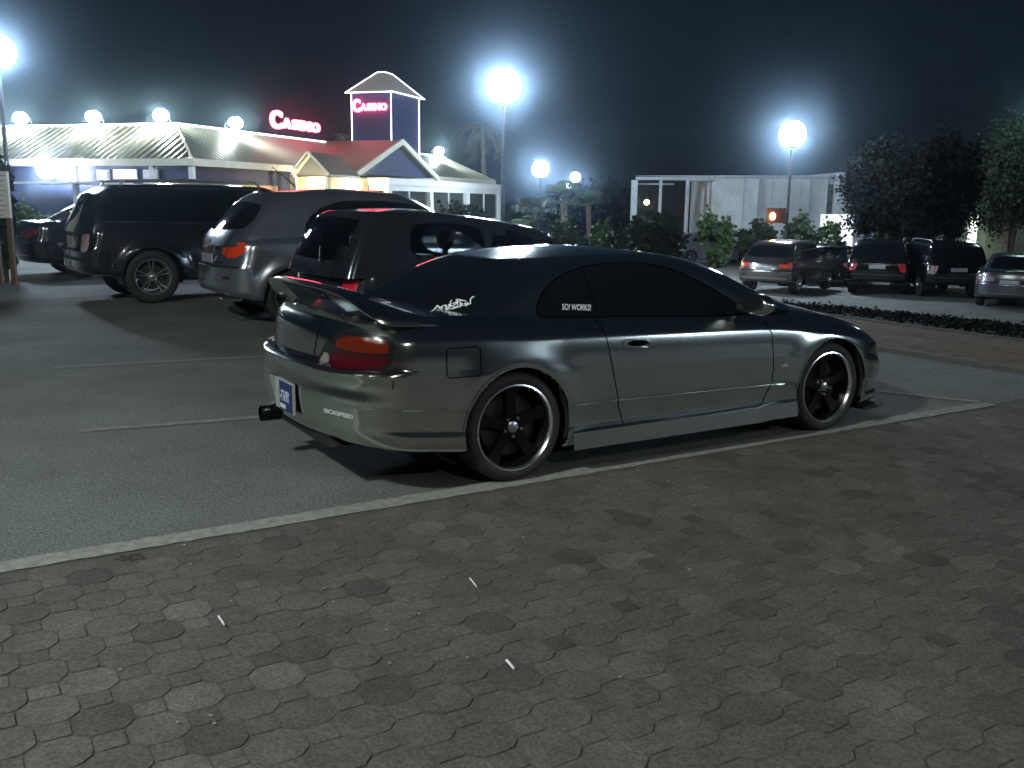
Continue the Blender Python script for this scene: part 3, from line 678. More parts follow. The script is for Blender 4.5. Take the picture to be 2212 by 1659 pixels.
        sk.add(vs, [(i * 4 + k, i * 4 + k + 1, i * 4 + k + 5, i * 4 + k + 4) for i in range(23) for k in range(3)] + [(0, 3, 2, 1), (92, 93, 94, 95)])
        sk.build('side_skirt', M_coupe, root, 30)
        rp = MB(); rp.sphere((2.06, s * .845, .50), (.035, .008, .017), 14, 8); rp.build('side_repeater', M_clear, root, 60)
    # rear wing
    W_ = [(0, -.955, .13, 1.085), (.40, -.945, .13, 1.080), (.56, -.93, .15, 1.066), (.66, -.90, .20, 1.036), (.72, -.86, .28, .994), (.765, -.81, .32, .955), (.785, -.76, .30, .925)]
    ys = np.concatenate([-np.linspace(.785, .52, 16), np.linspace(-.45, .45, 13), np.linspace(.52, .785, 16)])
    prof = [(0, .002), (.25, .013), (.6, .014), (.9, .006), (1.0, -.003), (.6, -.007), (.25, -.007), (0, -.004)]
    vs = []; n = len(prof)
    for y in ys:
        w = [float(pchip([q[0] for q in W_], [q[k] for q in W_], np.array([abs(y)]))[0]) for k in (1, 2, 3)]
        for (a_, c_) in prof: vs.append((w[0] + w[1] * a_, y, w[2] + c_ - (.02 * a_ if abs(y) > .6 else 0)))
    m = MB(); m.add(vs, [(i * n + k, i * n + (k + 1) % n, (i + 1) * n + (k + 1) % n, (i + 1) * n + k) for i in range(len(ys) - 1) for k in range(n)] + [tuple(range(n)), tuple((len(ys) - 1) * n + k for k in range(n))])
    wg = m.build('rear_wing', M_coupe, root, 40)
    for y in (-.37, .37):
        st = MB(); st.add([(-.94, y - .014, 1.08), (-.85, y - .012, 1.08), (-.66, y - .02, .955), (-.80, y - .02, .945), (-.94, y + .014, 1.08), (-.85, y + .012, 1.08), (-.66, y + .02, .955), (-.80, y + .02, .945)], [(0, 1, 2, 3), (7, 6, 5, 4), (0, 4, 5, 1), (1, 5, 6, 2), (2, 6, 7, 3), (3, 7, 4, 0)])
        st.build('wing_support', M_coupe, wg, 30)
    for s in (-1, 1):
        st = MB(); st.add([(-.80, s * .73, .99), (-.60, s * .74, .96), (-.50, s * .74, .92), (-.74, s * .74, .915), (-.78, s * .66, 1.0), (-.60, s * .68, .975), (-.50, s * .69, .94), (-.70, s * .66, .94)], [(0, 1, 2, 3), (7, 6, 5, 4), (0, 4, 5, 1), (1, 5, 6, 2), (2, 6, 7, 3), (3, 7, 4, 0)])
        st.build('wing_foot', M_coupe, wg, 40)
    # number plate, its white neighbour and holder
    pf = MB(); pf.box(-1.075, -1.06, -.245, .055, .385, .555); plt = pf.build('number_plate', mat('plate_white', (.30, .32, .32), .45), root)
    pb = MB(); pb.box(-1.079, -1.0752, -.24, -.03, .39, .55); pb.build('plate_field', mat('plate_blue', (.015, .03, .11), .4), plt)
    MR = Matrix.Translation((-1.0805, -.04, .443)) @ Matrix(((0, 0, -1, 0), (-1, 0, 0, 0), (0, 1, 0, 0), (0, 0, 0, 1)))
    text_mesh('plate_number', '-1769X', .085, mat('plate_letters', (.55, .62, .75), .5), plt, MR, .0006, .001, .62)
    b = MB(); b.box(-1.0815, -1.0792, -.135, -.045, .401, .423); b.build('plate_motto', MATS['plate_letters'], plt)
    p2 = MB(); p2.add([(-1.066, .07, .555), (-1.066, .07, .395), (-1.064, .21, .545), (-1.064, .125, .455)], [(0, 2, 3, 1)]); p2.build('plate_backing', mat('plate_backing_grey', (.20, .20, .19), .6), root)
    # stickers and lettering
    inv = root.matrix_basis.inverted()
    def hit(px, py):
        d = (inv.to_3x3() @ ray(px, py)).normalized(); return T.ray_cast(inv @ Vector((0, 0, CAM_H)), d), d
    def letter_px(name, body, p0, p1, up):
        o = text_mesh(name, body, 1, M_sticker, root, Matrix.Identity(4), 0, .012)
        xs = [v.co.x for v in o.data.vertices]; ys = [v.co.y for v in o.data.vertices]; a, c, d0, e0 = min(xs), max(xs), min(ys), max(ys)
        for v in o.data.vertices:
            u = (v.co.x - a) / (c - a); w = (v.co.y - d0) / (e0 - d0); h, dl = hit(p0[0] + (p1[0] - p0[0]) * u + up[0] * w, p0[1] + (p1[1] - p0[1]) * u + up[1] * w)
            if h[0] is not None: v.co = h[0] + (h[1] if h[1].dot(dl) < 0 else -h[1]) * .003
    letter_px('window_lettering', 'SO! WORKS!', (1213.7, 669.7), (1275.6, 671.5), (.5, -13.4)); letter_px('bumper_lettering', 'SICKSPEED', (701, 890.5), (763.5, 905.5), (-1.2, -9))
    strokes = [  # graffiti writing "Aruba Rocks!" drawn stroke by stroke, units of the photograph's zoom
        [(330, 810), (400, 790), (500, 700), (600, 580), (640, 610), (700, 690), (760, 740), (810, 735)], [(480, 735), (560, 700), (640, 680)],
        [(700, 650), (770, 630), (790, 690)], [(760, 640), (830, 585), (920, 585)], [(930, 560), (940, 680), (970, 780)], [(890, 690), (960, 670), (1040, 600), (1050, 530)], [(1050, 540), (1080, 590), (1100, 560)],
        [(1150, 390), (1100, 450), (1115, 580), (1200, 600), (1330, 500), (1320, 450), (1180, 510)], [(1320, 370), (1370, 400), (1385, 550)], [(1320, 365), (1400, 340), (1540, 380), (1690, 400)], [(1400, 430), (1540, 390)],
        [(900, 750), (960, 730), (1080, 640), (1140, 610)], [(980, 720), (1080, 715), (1200, 700)], [(1210, 650), (1200, 700), (1270, 690), (1300, 630), (1230, 640)], [(1380, 590), (1320, 650), (1400, 650), (1470, 600)],
        [(1490, 450), (1500, 630)], [(1560, 500), (1510, 560), (1600, 570)], [(1740, 460), (1640, 510), (1700, 550), (1680, 590), (1830, 510), (1740, 490)], [(2020, 240), (1960, 240), (1880, 330), (1865, 450)], [(1870, 480), (1885, 510)]]
    b = MB(); o0 = Vector((-.02, -.55, 0))
    GRAF['strokes'] = strokes
    inv = root.matrix_basis.inverted()
    for st_ in strokes:
        P = []
        for (u, v_) in st_:
            d = ray((1030 + u / 15.8) * .8848, (710 + v_ / 15.8) * .8848)
            o = inv @ Vector((0, 0, CAM_H)); dl = (inv.to_3x3() @ d).normalized(); h = T.ray_cast(o, dl)
            if h[0] is not None: P.append((h[0] + (h[1] if h[1].dot(dl) < 0 else -h[1]) * .003, h[1]))
        for (a, na), (c, nc) in zip(P[:-1], P[1:]):
            t_ = (c - a); 
            if t_.length < 1e-5: continue
            w_ = t_.normalized().cross(na).normalized() * .0035; e = t_.normalized() * .002
            b.add([a + w_ - e, a - w_ - e, c - w_ + e, c + w_ + e], [(0, 1, 2, 3)])
    if b.v: b.build('graffiti_lettering', M_sticker, root)
    # boot-lid line, lock, exhaust, splitters
    ribbon(root, 'boot_gap', T, [(-.36, .925), (-.34, .86), (-.30, .70), (0, .695), (.30, .70), (.34, .86), (.36, .925)], M_gap, .006, 'rear')
    ribbon(root, 'boot_badge', T, [(.10, .80), (.16, .81)], M_chrome, .012, 'rear'); ribbon(root, 'boot_lock', T, [(-.02, .79), (.02, .79)], M_chrome, .02, 'rear')
    ex = MB(); ex.lathe([(.043, 0), (.047, .004), (.047, .22), (.04, .22), (.039, .01)], 28, 'z')
    for v in range(len(ex.v)): x_, y_, z_ = ex.v[v]; ex.v[v] = (-1.085 + z_, .33 + x_, .285 + y_)
    ex.build('exhaust_tip', M_blackmetal, root, 40)
    df = MB(); df.box(-.97, -.75, -.5, .5, .25, .34, tap=.1); df.build('rear_valance', M_black, root)
    sp_ = MB(); n = 30; vs = []
    px_, py_ = plan(2.7, 3.51, .85, .2, .62, 2, 2.15, 6, 10)
    top = [(x, -y, .135) for x, y in zip(px_, py_) if x > 2.86] ; top2 = [(x, y, z) for x, y, z in [(a, -b_, c_) for a, b_, c_ in top]][::-1]
    ring = top + top2; k = len(ring); sp_.add(ring + [(x, y, .118) for x, y, z in ring], [tuple(range(k)), tuple(range(2 * k - 1, k - 1, -1))] + [(i, (i + 1) % k, k + (i + 1) % k, k + i) for i in range(k)])
    sp_.build('front_lip', M_black, root)
    # interior mass so tinted glass sees something dark: two seats
    seat = MB()
    for y in (-.36, .36): seat.box(1.0, 1.45, y - .22, y + .22, .35, .55); seat.box(.85, 1.02, y - .22, y + .22, .5, 1.02, tap=.2)
    seat.build('seats', M_black, root)
    return root
GRAF = {}
coupe()

# ================================================================== other parked cars
def row(z, hw, xr, xf): return (z, hw, xr, xf)
def lev(W, mid=1.0): return [(q, hw * W, dr, df) for q, hw, dr, df in LV_DEF]
def common(S, W): 
    S.setdefault('px', [-9, 9]); S.setdefault('py', [1, 1]); S.setdefault('levels', lev(W)); S.setdefault('wy', W - .03); S.setdefault('nr', 2.6); S.setdefault('nf', 2.3); S.setdefault('Lr', .35); S.setdefault('Lf', .6)
    S.setdefault('gLr', .35); S.setdefault('gLf', .6); S.setdefault('gnr', 2.8); S.setdefault('gnf', 2.6); S.setdefault('zc', [(a, b + .03) for a, b in S['zd']]); return S
def tl_cut(poly, xmax, x0): P = smooth_poly(poly, 2); return lambda V: np.minimum(sdpoly(np.stack([-V[:, 1] + (V[:, 0] - x0), V[:, 2]], 1), P), xmax - V[:, 0])
def hl_cut(poly, xmin, x0): P = smooth_poly(poly, 2); return lambda V: np.minimum(sdpoly(np.stack([-V[:, 1] - (V[:, 0] - x0), V[:, 2]], 1), P), V[:, 0] - xmin)
def details(root, bo, go, S, gaps=(), plate=None, handles=(), mirror=None, rails=None, rear_wiper=None, paint=None, exhaust=None):
    T = bvh_of(bo, go, *[c for c in root.children if c.type == 'MESH' and not c.name.startswith(('wheel', 'arch'))])
    for s in (-1, 1):
        for pts in gaps: ribbon(root, 'door_gap', T, pts, M_gap, .009, sidey=s)
        for (x, z) in handles:
            h = T.ray_cast(Vector((x, 3 * s, z)), Vector((0, -s, 0)))
            if h[0] is None: continue
            b = MB(); y = h[0].y + s * .022; b.tube([(x - .09, h[0].y, z), (x - .075, y, z), (x + .075, y, z), (x + .09, h[0].y, z)], .012, 8); b.build('door_handle', paint, root, 60)
        if mirror:
            x, y, z, m_ = mirror; b = MB(); b.sphere((x, s * (y + .11), z), (.07, .12, .085), 16, 10); mi = b.build('wing_mirror', m_, root, 60)
            b = MB(); b.tube([(x + .02, s * (y - .08), z - .05), (x, s * (y + .05), z - .03)], .03, 8); b.build('mirror_arm', M_black, mi)
            b = MB(); b.add([(x - .071, s * (y + .11) + .09 * math.cos(t), z + .062 * math.sin(t)) for t in np.linspace(0, 2 * PI, 16, False)], [tuple(range(16))]); b.build('mirror_glass', M_chrome, mi)
        if rails:
            x0, x1, y, z = rails; b = MB(); b.tube([(x0, s * y, z - .05), (x0 + .08, s * y, z + .02), ((x0 + x1) / 2, s * y, z + .045), (x1 - .08, s * y, z + .02), (x1, s * y, z - .05)], .018, 8); b.build('roof_rail', mat('rail', (.35, .36, .37), .3, .8), root, 60)
    if plate:
        y0, z0, w, h = plate; hh = T.ray_cast(Vector((-4, 0, z0)), Vector((1, 0, 0))); x = hh[0].x if hh[0] else S['xr']
        b = MB(); b.box(x - .016, x - .002, y0 - w / 2, y0 + w / 2, z0 - h / 2, z0 + h / 2); b.build('number_plate', mat('plate_grey', (.30, .32, .33), .5, noise=(40, .5)), root)
    if exhaust:
        b = MB(); b.tube([(S['xr'] - .0, exhaust[0], exhaust[1]), (S['xr'] + .3, exhaust[0], exhaust[1])], .035, 12); b.build('exhaust_tip', M_chrome, root, 60)
    return T
GAP3 = lambda wb, zt, zb_: [[(wb - .62, zt), (wb - .60, zb_ + .3), (wb - .64, zb_), (.62, zb_), (.50, .52 + zb_ * .3), (.42, .72)], [(wb * .46, zt), (wb * .47, zb_)]]
# --- hatchback with see-through windows
M_hatch = mat('hatch_paint', (.05, .062, .075), .16, .8, coat=.5, noise=(4, .08))
M_lens_d = mat('red_lens_bright', (.5, .012, .03), .12, coat=1, bump=.5, bscale=90)
H = common(dict(res=(22, 80, 40, 8), wb=2.40, Ra=.335, R=.305, rr=.20, ww=.19, xr=-.66, xf=3.05,
    zb=[(-.7, .30), (0, .22), (1, .19), (2.3, .19), (3.05, .22)], zd=[(-.66, .93), (0, .945), (1.2, .93), (1.8, .915), (2.3, .88), (2.8, .78), (3.05, .66)],
    gh=[(.86, .80, -.64, 2.50), (.97, .78, -.60, 2.30), (1.12, .75, -.53, 2.02), (1.28, .71, -.44, 1.72), (sp([(-.3, 1.395), (.5, 1.39), (1.4, 1.33)]), .655, -.35, 1.46), (sp([(-.3, 1.44), (.5, 1.425), (1.3, 1.355)]), .57, -.28, 1.28)],
    gLr=.20, gLf=.75, gnr=3.4, zroof=1.475, roofdrop=.09, peak=-.35), .835)
hx = [(.08, .975), (.09, 1.30), (.16, 1.335), (.45, 1.345), (.72, 1.325), (.86, 1.30), (.86, .97)]
hx2 = [(.95, .97), (.94, 1.30), (1.18, 1.275), (1.42, 1.19), (1.68, 1.05), (1.84, .97)]
H['windows'] = [('side_window', side_glass(smooth_poly(hx, 2)), False), ('side_window', side_glass(smooth_poly(hx2, 2)), False), 
    ('rear_window', end_glass(smooth_poly([(-.6, 1.0), (.60, 1.0), (.66, 1.03), (.60, 1.33), (.54, 1.385), (-.6, 1.39)], 2), .3), True),
    ('windscreen', end_glass(smooth_poly([(-.6, .96), (.68, .96), (.66, 1.1), (.55, 1.30), (-.6, 1.32)], 2), 1.15, False), True)]
H['glass'] = M_glass
H['lower'] = [('tail_light', tl_cut([(.70, .72), (.70, .84), (.76, .95), (.84, 1.0), (.93, .98), (.95, .86), (.92, .74), (.82, .70)], .2, -.62), M_lens_d), ('headlight', hl_cut([(.3, .58), (.4, .70), (1.2, .80), (1.25, .70), (.8, .60)], 2.4, 3.2), M_clear)]
root, bo, go = build_car('hatchback', 'dark small hatchback with see-through side windows, parked between the coupe and the crossover', 'car', H, LW(1.00, 3.55), PI / 2 - TH, M_hatch)
details(root, bo, go, H, GAP3(2.4, .94, .30), (0, .56, .46, .12), [(.60, .86), (1.3, .85)], (1.78, .80, 1.0, M_hatch), paint=M_hatch)
def seats(root, xs_, w=.48, z=.95, hz=1.22, ys=(-.36, .36), m=None):
    for x in xs_:
        for y in ys:
            b = MB(); b.box(x, x + .48, y - w / 2, y + w / 2, .36, .52); b.box(x - .10, x + .06, y - w / 2, y + w / 2, .48, z, tap=.12); se = b.build('seat', m or M_black, root)
            h = MB(); h.sphere((x - .08, y, hz - .07), (.06, .14, .10), 14, 9); h.tube([(x - .08, y, z - .05), (x - .08, y, hz - .1)], .03, 6); h.build('head_rest', m or M_black, se, 60)
seats(root, (.72,), z=1.0, hz=1.24); seats(root, (-.05,), z=.95, hz=1.06)
b = MB(); b.box(1.45, 1.47, -.14, .10, 1.20, 1.265); mr = b.build('rear_view_mirror', M_black, root); b = MB(); b.tube([(1.46, -.01, 1.26), (1.44, -.01, 1.34)], .008, 6); b.tube([(1.455, -.01, 1.20), (1.455, -.01, 1.12)], .004, 5); b.sphere((1.455, -.01, 1.10), (.012, .02, .03), 8, 6); b.build('mirror_stem', M_black, mr)
b = MB(); b.box(1.75, 2.3, -.66, .66, .7, .95, tap=.1); b.build('dashboard', M_black, root)
b = MB(); b.box(-.5, 2.3, -.76, .76, .24, .30); b.build('cabin_floor', M_black, root)
b = MB(); b.tube([(-.605, -.25, .99), (-.52, -.05, 1.12)], .008, 6); b.build('rear_wiper', M_black, root)

T = bvh_of(bo, go)
ribbon(root, 'tailgate_gap', T, [(-.56, 1.05), (-.58, .90), (-.60, .52), (-.5, .47), (.5, .47), (.60, .52), (.58, .90), (.56, 1.05)], M_gap, .009, 'rear')
for y in (-.52, .52): ribbon(root, 'reflector', T, [(y - .07, .38), (y + .07, .38)], M_red, .03, 'rear', push=.004)
ribbon(root, 'maker_badge', T, [(-.035, .90), (.035, .90)], M_chrome, .05, 'rear', push=.004); ribbon(root, 'lower_trim', T, [(y, .34) for y in np.linspace(-.6, .6, 14)], M_black, .06, 'rear', push=.004)
# --- crossover
M_cross = mat('crossover_paint', (.38, .42, .48), .2, .9, coat=.4, noise=(4, .06))
X = common(dict(res=(22, 80, 44, 8), wb=2.64, Ra=.385, R=.355, rr=.235, ww=.23, xr=-.84, xf=3.56, flare=.03,
    zb=[(-.84, .40), (-.4, .32), (.5, .26), (2.1, .26), (3.0, .28), (3.56, .30)], zd=[(-.84, 1.04), (0, 1.10), (1.2, 1.05), (2.0, 1.02), (2.6, 1.0), (3.2, .90), (3.56, .74)],
    gh=[(.98, .86, -.80, 2.95), (1.10, .835, -.72, 2.72), (1.25, .795, -.60, 2.46), (1.44, .745, -.42, 2.16), (1.58, .685, -.24, 1.88), (1.635, .60, -.12, 1.74)],
    gLr=.36, gLf=.6, gnr=2.5, zroof=1.69, roofdrop=.05, peak=.1), .91)
X['windows'] = [('side_window', side_glass(smooth_poly([(.16, 1.17), (.30, 1.38), (.62, 1.53), (1.0, 1.54), (1.5, 1.53), (1.85, 1.45), (2.25, 1.17), (2.35, 1.09), (1.2, 1.10), (.3, 1.14)], 2)), False),
    ('rear_window', end_glass(smooth_poly([(-.6, 1.15), (.60, 1.17), (.72, 1.22), (.66, 1.42), (.56, 1.50), (-.6, 1.54)], 2), .3), True),
    ('windscreen', end_glass(smooth_poly([(-.6, 1.08), (.72, 1.08), (.70, 1.2), (.58, 1.53), (-.6, 1.57)], 2), 1.6, False), True)]
M_lens_o = mat('orange_red_lens', (.65, .05, .018), .12, coat=1, bump=.6, bscale=70)
X['lower'] = [('tail_light', tl_cut([(.56, .90), (.64, 1.0), (.85, 1.04), (1.14, 1.03), (1.16, .96), (1.04, .87), (.85, .84), (.66, .85)], .1, -.84), M_lens_o), ('headlight', hl_cut([(.3, .68), (.4, .80), (1.3, .95), (1.35, .85), (.8, .70)], 2.6, 3.4), M_clear)]
root, bo, go = build_car('crossover_car', 'mid grey crossover with orange-red tail light, between the hatchback and the large off-roader', 'car', X, LW(1.14, 7.15), PI / 2 - TH, M_cross)
T = details(root, bo, go, X, GAP3(2.64, 1.05, .40), (.0, .80, .50, .14), [(.62, .98), (1.6, .96)], (2.2, .88, 1.12, M_cross), paint=M_cross, exhaust=(-.5, .33))
ribbon(root, 'tailgate_gap', T, [(-.62, 1.14), (-.60, .95), (-.55, .78), (.55, .78), (.60, .95), (.62, 1.14)], M_gap, .010, 'rear')
for y in (-.66, .66): ribbon(root, 'reflector', T, [(y - .07, .60), (y + .07, .60)], M_red, .035, 'rear', push=.004)
ribbon(root, 'maker_badge', T, [(-.04, 1.03), (.04, 1.03)], M_chrome, .05, 'rear', push=.004)
for s in (-1, 1): ribbon(root, 'window_trim', T, [(.30, 1.13), (1.2, 1.09), (2.3, 1.08)], M_chrome, .016, sidey=s, push=.004); ribbon(root, 'sill_cladding', T, [(.45, .36), (1.2, .34), (2.1, .34)], M_black, .12, sidey=s, push=.005)
b = MB(); b.tube([(.30, -.20, 1.70), (.08, -.24, 1.87), (-.02, -.26, 1.94)], [.012, .005, .004], 6); b.build('aerial', M_black, root)
ribbon(root, 'bumper_seam', T, [(y, .74) for y in np.linspace(-.85, .85, 20)], M_gap, .012, 'rear'); ribbon(root, 'bumper_trim', T, [(y, .52) for y in np.linspace(-.75, .75, 20)], M_chrome, .018, 'rear', push=.006); ribbon(root, 'tailgate_trim', T, [(y, .945) for y in np.linspace(-.42, .42, 12)], M_chrome, .03, 'rear', push=.006)

# --- large off-roader
M_suv = mat('suv_paint', (.012, .016, .022), .18, .3, coat=.8, noise=(4, .08))
U = common(dict(res=(20, 80, 44, 8), wb=2.915, Ra=.43, R=.395, rr=.262, ww=.25, xr=-.98, xf=3.80, flare=.035, nr=3.2, Lr=.30,
    zb=[(-.98, .46), (-.4, .40), (.5, .32), (2.4, .32), (3.3, .36), (3.8, .40)], zd=[(-.98, 1.12), (0, 1.16), (1.2, 1.13), (2.2, 1.12), (2.9, 1.10), (3.5, 1.02), (3.8, .86)],
    gh=[(1.04, .91, -.96, 3.05), (1.16, .89, -.92, 2.88), (1.36, .85, -.82, 2.62), (1.58, .80, -.70, 2.34), (1.68, .75, -.55, 2.12), (1.73, .66, -.45, 1.98)],
    gLr=.28, gLf=.55, gnr=3.2, zroof=1.775, roofdrop=.04), .955)
U['windows'] = [('side_window', side_glass(smooth_poly([(-.72, 1.22), (-.62, 1.50), (-.5, 1.60), (0, 1.635), (1.4, 1.64), (1.95, 1.58), (2.35, 1.36), (2.62, 1.20), (1.2, 1.19)], 2)), False),
    ('rear_window', end_glass(smooth_poly([(-.6, 1.20), (.72, 1.20), (.80, 1.24), (.74, 1.50), (.66, 1.60), (-.6, 1.62)], 2), .0), True),
    ('windscreen', end_glass(smooth_poly([(-.6, 1.17), (.8, 1.17), (.76, 1.3), (.66, 1.62), (-.6, 1.66)], 2), 1.8, False), True)]
M_lens_p = mat('pale_tail_lens', (.42, .30, .30), .15, coat=1, bump=1.0, bscale=60)
U['lower'] = [('tail_light', tl_cut([(.72, .78), (.72, 1.10), (.98, 1.12), (1.0, .80), (.90, .76)], .0, -.98), M_lens_p), ('headlight', hl_cut([(.4, .80), (.4, .95), (1.1, 1.0), (1.1, .82)], 3.0, 3.6), M_clear)]
root, bo, go = build_car('off_road_car', 'large near-black off-roader with roof rails, between the grey crossover and the black saloon', 'car', U, LW(.12, 10.62), PI / 2 - TH + .04, M_suv)
T = details(root, bo, go, U, GAP3(2.915, 1.12, .5), (.0, .9, .5, .14), [(.75, 1.03), (1.8, 1.02)], (2.45, .92, 1.24, M_suv), (-.35, 1.75, .70, 1.77), paint=M_suv)
ribbon(root, 'tailgate_gap', T, [(-.74, 1.18), (-.72, .78), (.72, .78), (.74, 1.18)], M_gap, .012, 'rear')
ribbon(root, 'maker_badge', T, [(-.09, 1.08), (.09, 1.08)], M_chrome, .03, 'rear', push=.004)
for s in (-1, 1): ribbon(root, 'window_trim', T, [(-.6, 1.20), (1.2, 1.175), (2.5, 1.18)], M_chrome, .014, sidey=s, push=.004); ribbon(root, 'sill_cladding', T, [(.5, .43), (1.4, .42), (2.4, .42)], M_black, .14, sidey=s, push=.005)
ribbon(root, 'bumper_trim', T, [(y, .66) for y in np.linspace(-.8, .8, 12)], M_black, .05, 'rear', push=.006); ribbon(root, 'tailgate_trim', T, [(y, .97) for y in np.linspace(-.4, .1, 8)], M_chrome, .022, 'rear', push=.006)

# --- black saloon at the end of the row
M_sal = mat('saloon_paint', (.006, .006, .007), .15, .2, coat=1)
Sd = common(dict(res=(20, 70, 36, 8), wb=2.75, Ra=.375, R=.35, rr=.24, ww=.22, xr=-1.05, xf=3.65, nr=2.4, Lr=.45,
    zb=[(-1.05, .32), (0, .24), (1, .21), (2.4, .21), (3.65, .24)], zd=[(-1.05, 1.06), (-.3, 1.07), (.6, 1.03), (2.2, .99), (2.8, .95), (3.4, .80), (3.65, .72)],
    gh=[(.96, .82, -.70, 2.85), (1.06, .785, -.50, 2.60), (1.20, .745, -.24, 2.30), (1.36, .695, .06, 2.0), (1.46, .63, .28, 1.80), (1.49, .55, .42, 1.68)],
    gLr=.6, gLf=.6, zroof=1.535, roofdrop=.035), .915)
Sd['windows'] = [('side_window', side_glass(smooth_poly([(.0, 1.08), (.22, 1.24), (.5, 1.37), (.95, 1.425), (1.5, 1.41), (1.9, 1.27), (2.35, 1.03), (1.2, 1.05)], 2)), False),
    ('rear_window', end_glass(smooth_poly([(-.6, 1.10), (.58, 1.10), (.6, 1.17), (.5, 1.37), (.4, 1.44), (-.6, 1.45)], 2), .8), True),
    ('windscreen', end_glass(smooth_poly([(-.6, 1.03), (.7, 1.03), (.66, 1.15), (.52, 1.43), (-.6, 1.45)], 2), 1.5, False), True)]
Sd['lower'] = [('tail_light', tl_cut([(.45, .78), (.45, .90), (.9, .95), (1.15, .94), (1.12, .83), (.9, .77)], .0, -1.05), M_lens_d), ('headlight', hl_cut([(.4, .60), (.4, .70), (1.2, .78), (1.2, .66)], 2.8, 3.4), M_clear)]
SAL = build_car('saloon_car', 'glossy black saloon with a red tail light, leftmost of the row of parked cars', 'car', Sd, LW(-.15, 16.0), PI / 2 - TH + .06, M_sal)
T = details(SAL[0], SAL[1], SAL[2], Sd, GAP3(2.75, .95, .32), (.0, .76, .5, .12), [(.7, 1.0)], (2.2, .86, 1.14, M_sal), paint=M_sal)
ribbon(SAL[0], 'boot_trim', T, [(y, .98) for y in np.linspace(-.7, .7, 14)], M_chrome, .02, 'rear', push=.004); ribbon(SAL[0], 'bumper_trim', T, [(y, .44) for y in np.linspace(-.7, .7, 14)], M_chrome, .014, 'rear', push=.004)

# --- cars across the lot: the same builders, their own paint, copies of the parts
def copy_car(src, name, loc_, rz_, label, paint=None, old=None, group=None, lens=None, oldlens=None):
    r = src.copy(); COL.objects.link(r); r.name = name; r.location = loc_; r.rotation_euler = (0, 0, rz_); r['label'] = label
    if group: r['group'] = group
    elif 'group' in r: del r['group']
    def rec(o, p):
        for ch in list(o.children):
            c = ch.copy(); COL.objects.link(c); c.parent = p
            if c.type == 'MESH' and paint:
                for i, sl in enumerate(c.material_slots):
                    if sl.material == old or (lens and sl.material == oldlens): sl.link = 'OBJECT'; sl.material = paint if sl.material == old or c.data.materials[i] == old else lens
            rec(ch, c)
    rec(src, r); return r
hat = [o for o in COL.objects if o.name == 'hatchback'][0]; suv = [o for o in COL.objects if o.name == 'off_road_car'][0]; cro = [o for o in COL.objects if o.name == 'crossover_car'][0]; sal = SAL[0]
M_silver = mat('silver_paint', (.42, .44, .46), .28, .7, coat=.9); M_sil2 = mat('tan_silver_paint', (.24, .21, .20), .22, .9, coat=.4); M_dk = mat('far_dark_paint', (.004, .005, .006), .2, .0, coat=.5); M_wht = mat('white_car_paint', (.62, .66, .70), .3, .1, coat=.9)
def far(px, depth, dx=0): 
    P = at(px, 560, depth); return Vector((P.x, depth, gz(P.x, depth)))
copy_car(cro, 'estate_car', far(1672, 31), R(52), 'tan-silver people carrier with lit roof edge, parked beyond the dark hedge, rear towards us', M_sil2, M_cross)
copy_car(sal, 'silver_car', far(1478, 47), R(8), 'pale silver saloon partly hidden by the big dark bush', M_silver, M_sal)
copy_car(sal, 'white_car', far(1560, 54), R(20), 'small white car nose beyond the pale silver saloon', M_wht, M_sal)
copy_car(sal, 'dark_car', far(1262, 38), R(200), 'dark car nosing out between the two green bushes', M_dk, M_sal)
copy_car(suv, 'dark_off_road_car', far(1900, 32), R(66), 'dark off-roader with red tail light under the trees, left of two', M_dk, M_suv, lens=M_lens_d, oldlens=M_lens_p)
copy_car(suv, 'dark_off_road_car', far(2052, 31), R(84), 'near-black off-roader seen square from behind under the trees, right of two', M_dk, M_suv)
copy_car(sal, 'grey_car', far(2190, 28), R(60), 'silver-grey saloon tail at the right edge of the photo', mat('dim_grey_paint', (.16, .17, .19), .25, .9, coat=.3), M_sal, lens=M_clear, oldlens=M_lens_d)
copy_car(hat, 'small_car', far(1790, 35), R(62), 'small dark hatchback with a red light between the people carrier and the off-roaders', M_dk, M_hatch)

# ================================================================== the casino
BO = np.array([-11.73, 35.81]); BA = np.array([.315, .949]); BB = np.array([-.949, .315])
BROT = math.atan2(BA[1], BA[0])            # local x = along the right-hand front, local y = along the left-hand front
cas = empty('casino_building', (BO[0], BO[1], 0), BROT, 'long low casino with a ribbed pale roof, lit ridge, blue walls and a square tower', 'building')
M_roof = mat('roof_metal', (.22, .215, .175), .45, .2, noise=(1.2, .12)); M_fascia = mat('fascia_cream', (.66, .64, .52), .6, noise=(2, .06))
M_blue = mat('blue_wall', (.020, .030, .095), .7, noise=(2, .15)); M_cream = mat('cream_wall', (.62, .53, .36), .8, noise=(2, .1)); M_trim = mat('white_trim', (.7, .72, .72), .5)
M_led = glow('rope_light', (.86, .90, 1.0), 3.2); M_flood = glow('flood_lens', (.85, 1.0, .93), 85); M_warm = glow('warm_lamp', (1.0, .80, .46), 150); M_dglass = mat('dark_window', (.02, .025, .03), .08, coat=.5)
A1, B1, ZE, ZR, OV, RB = 33.0, 24.0, 2.72, 4.42, 0.0, 2.7
b = MB(); b.box(.9, A1 - .9, .9, B1, -2.0, ZE + .05); walls = b.build('wall', M_blue, cas)
b = MB()                                    # skirt roof with a flat top
o_ = [(0, 0), (A1, 0), (A1, B1), (0, B1)]; i_ = [(RB, RB), (A1 - RB, RB), (A1 - RB, B1), (RB, B1)]
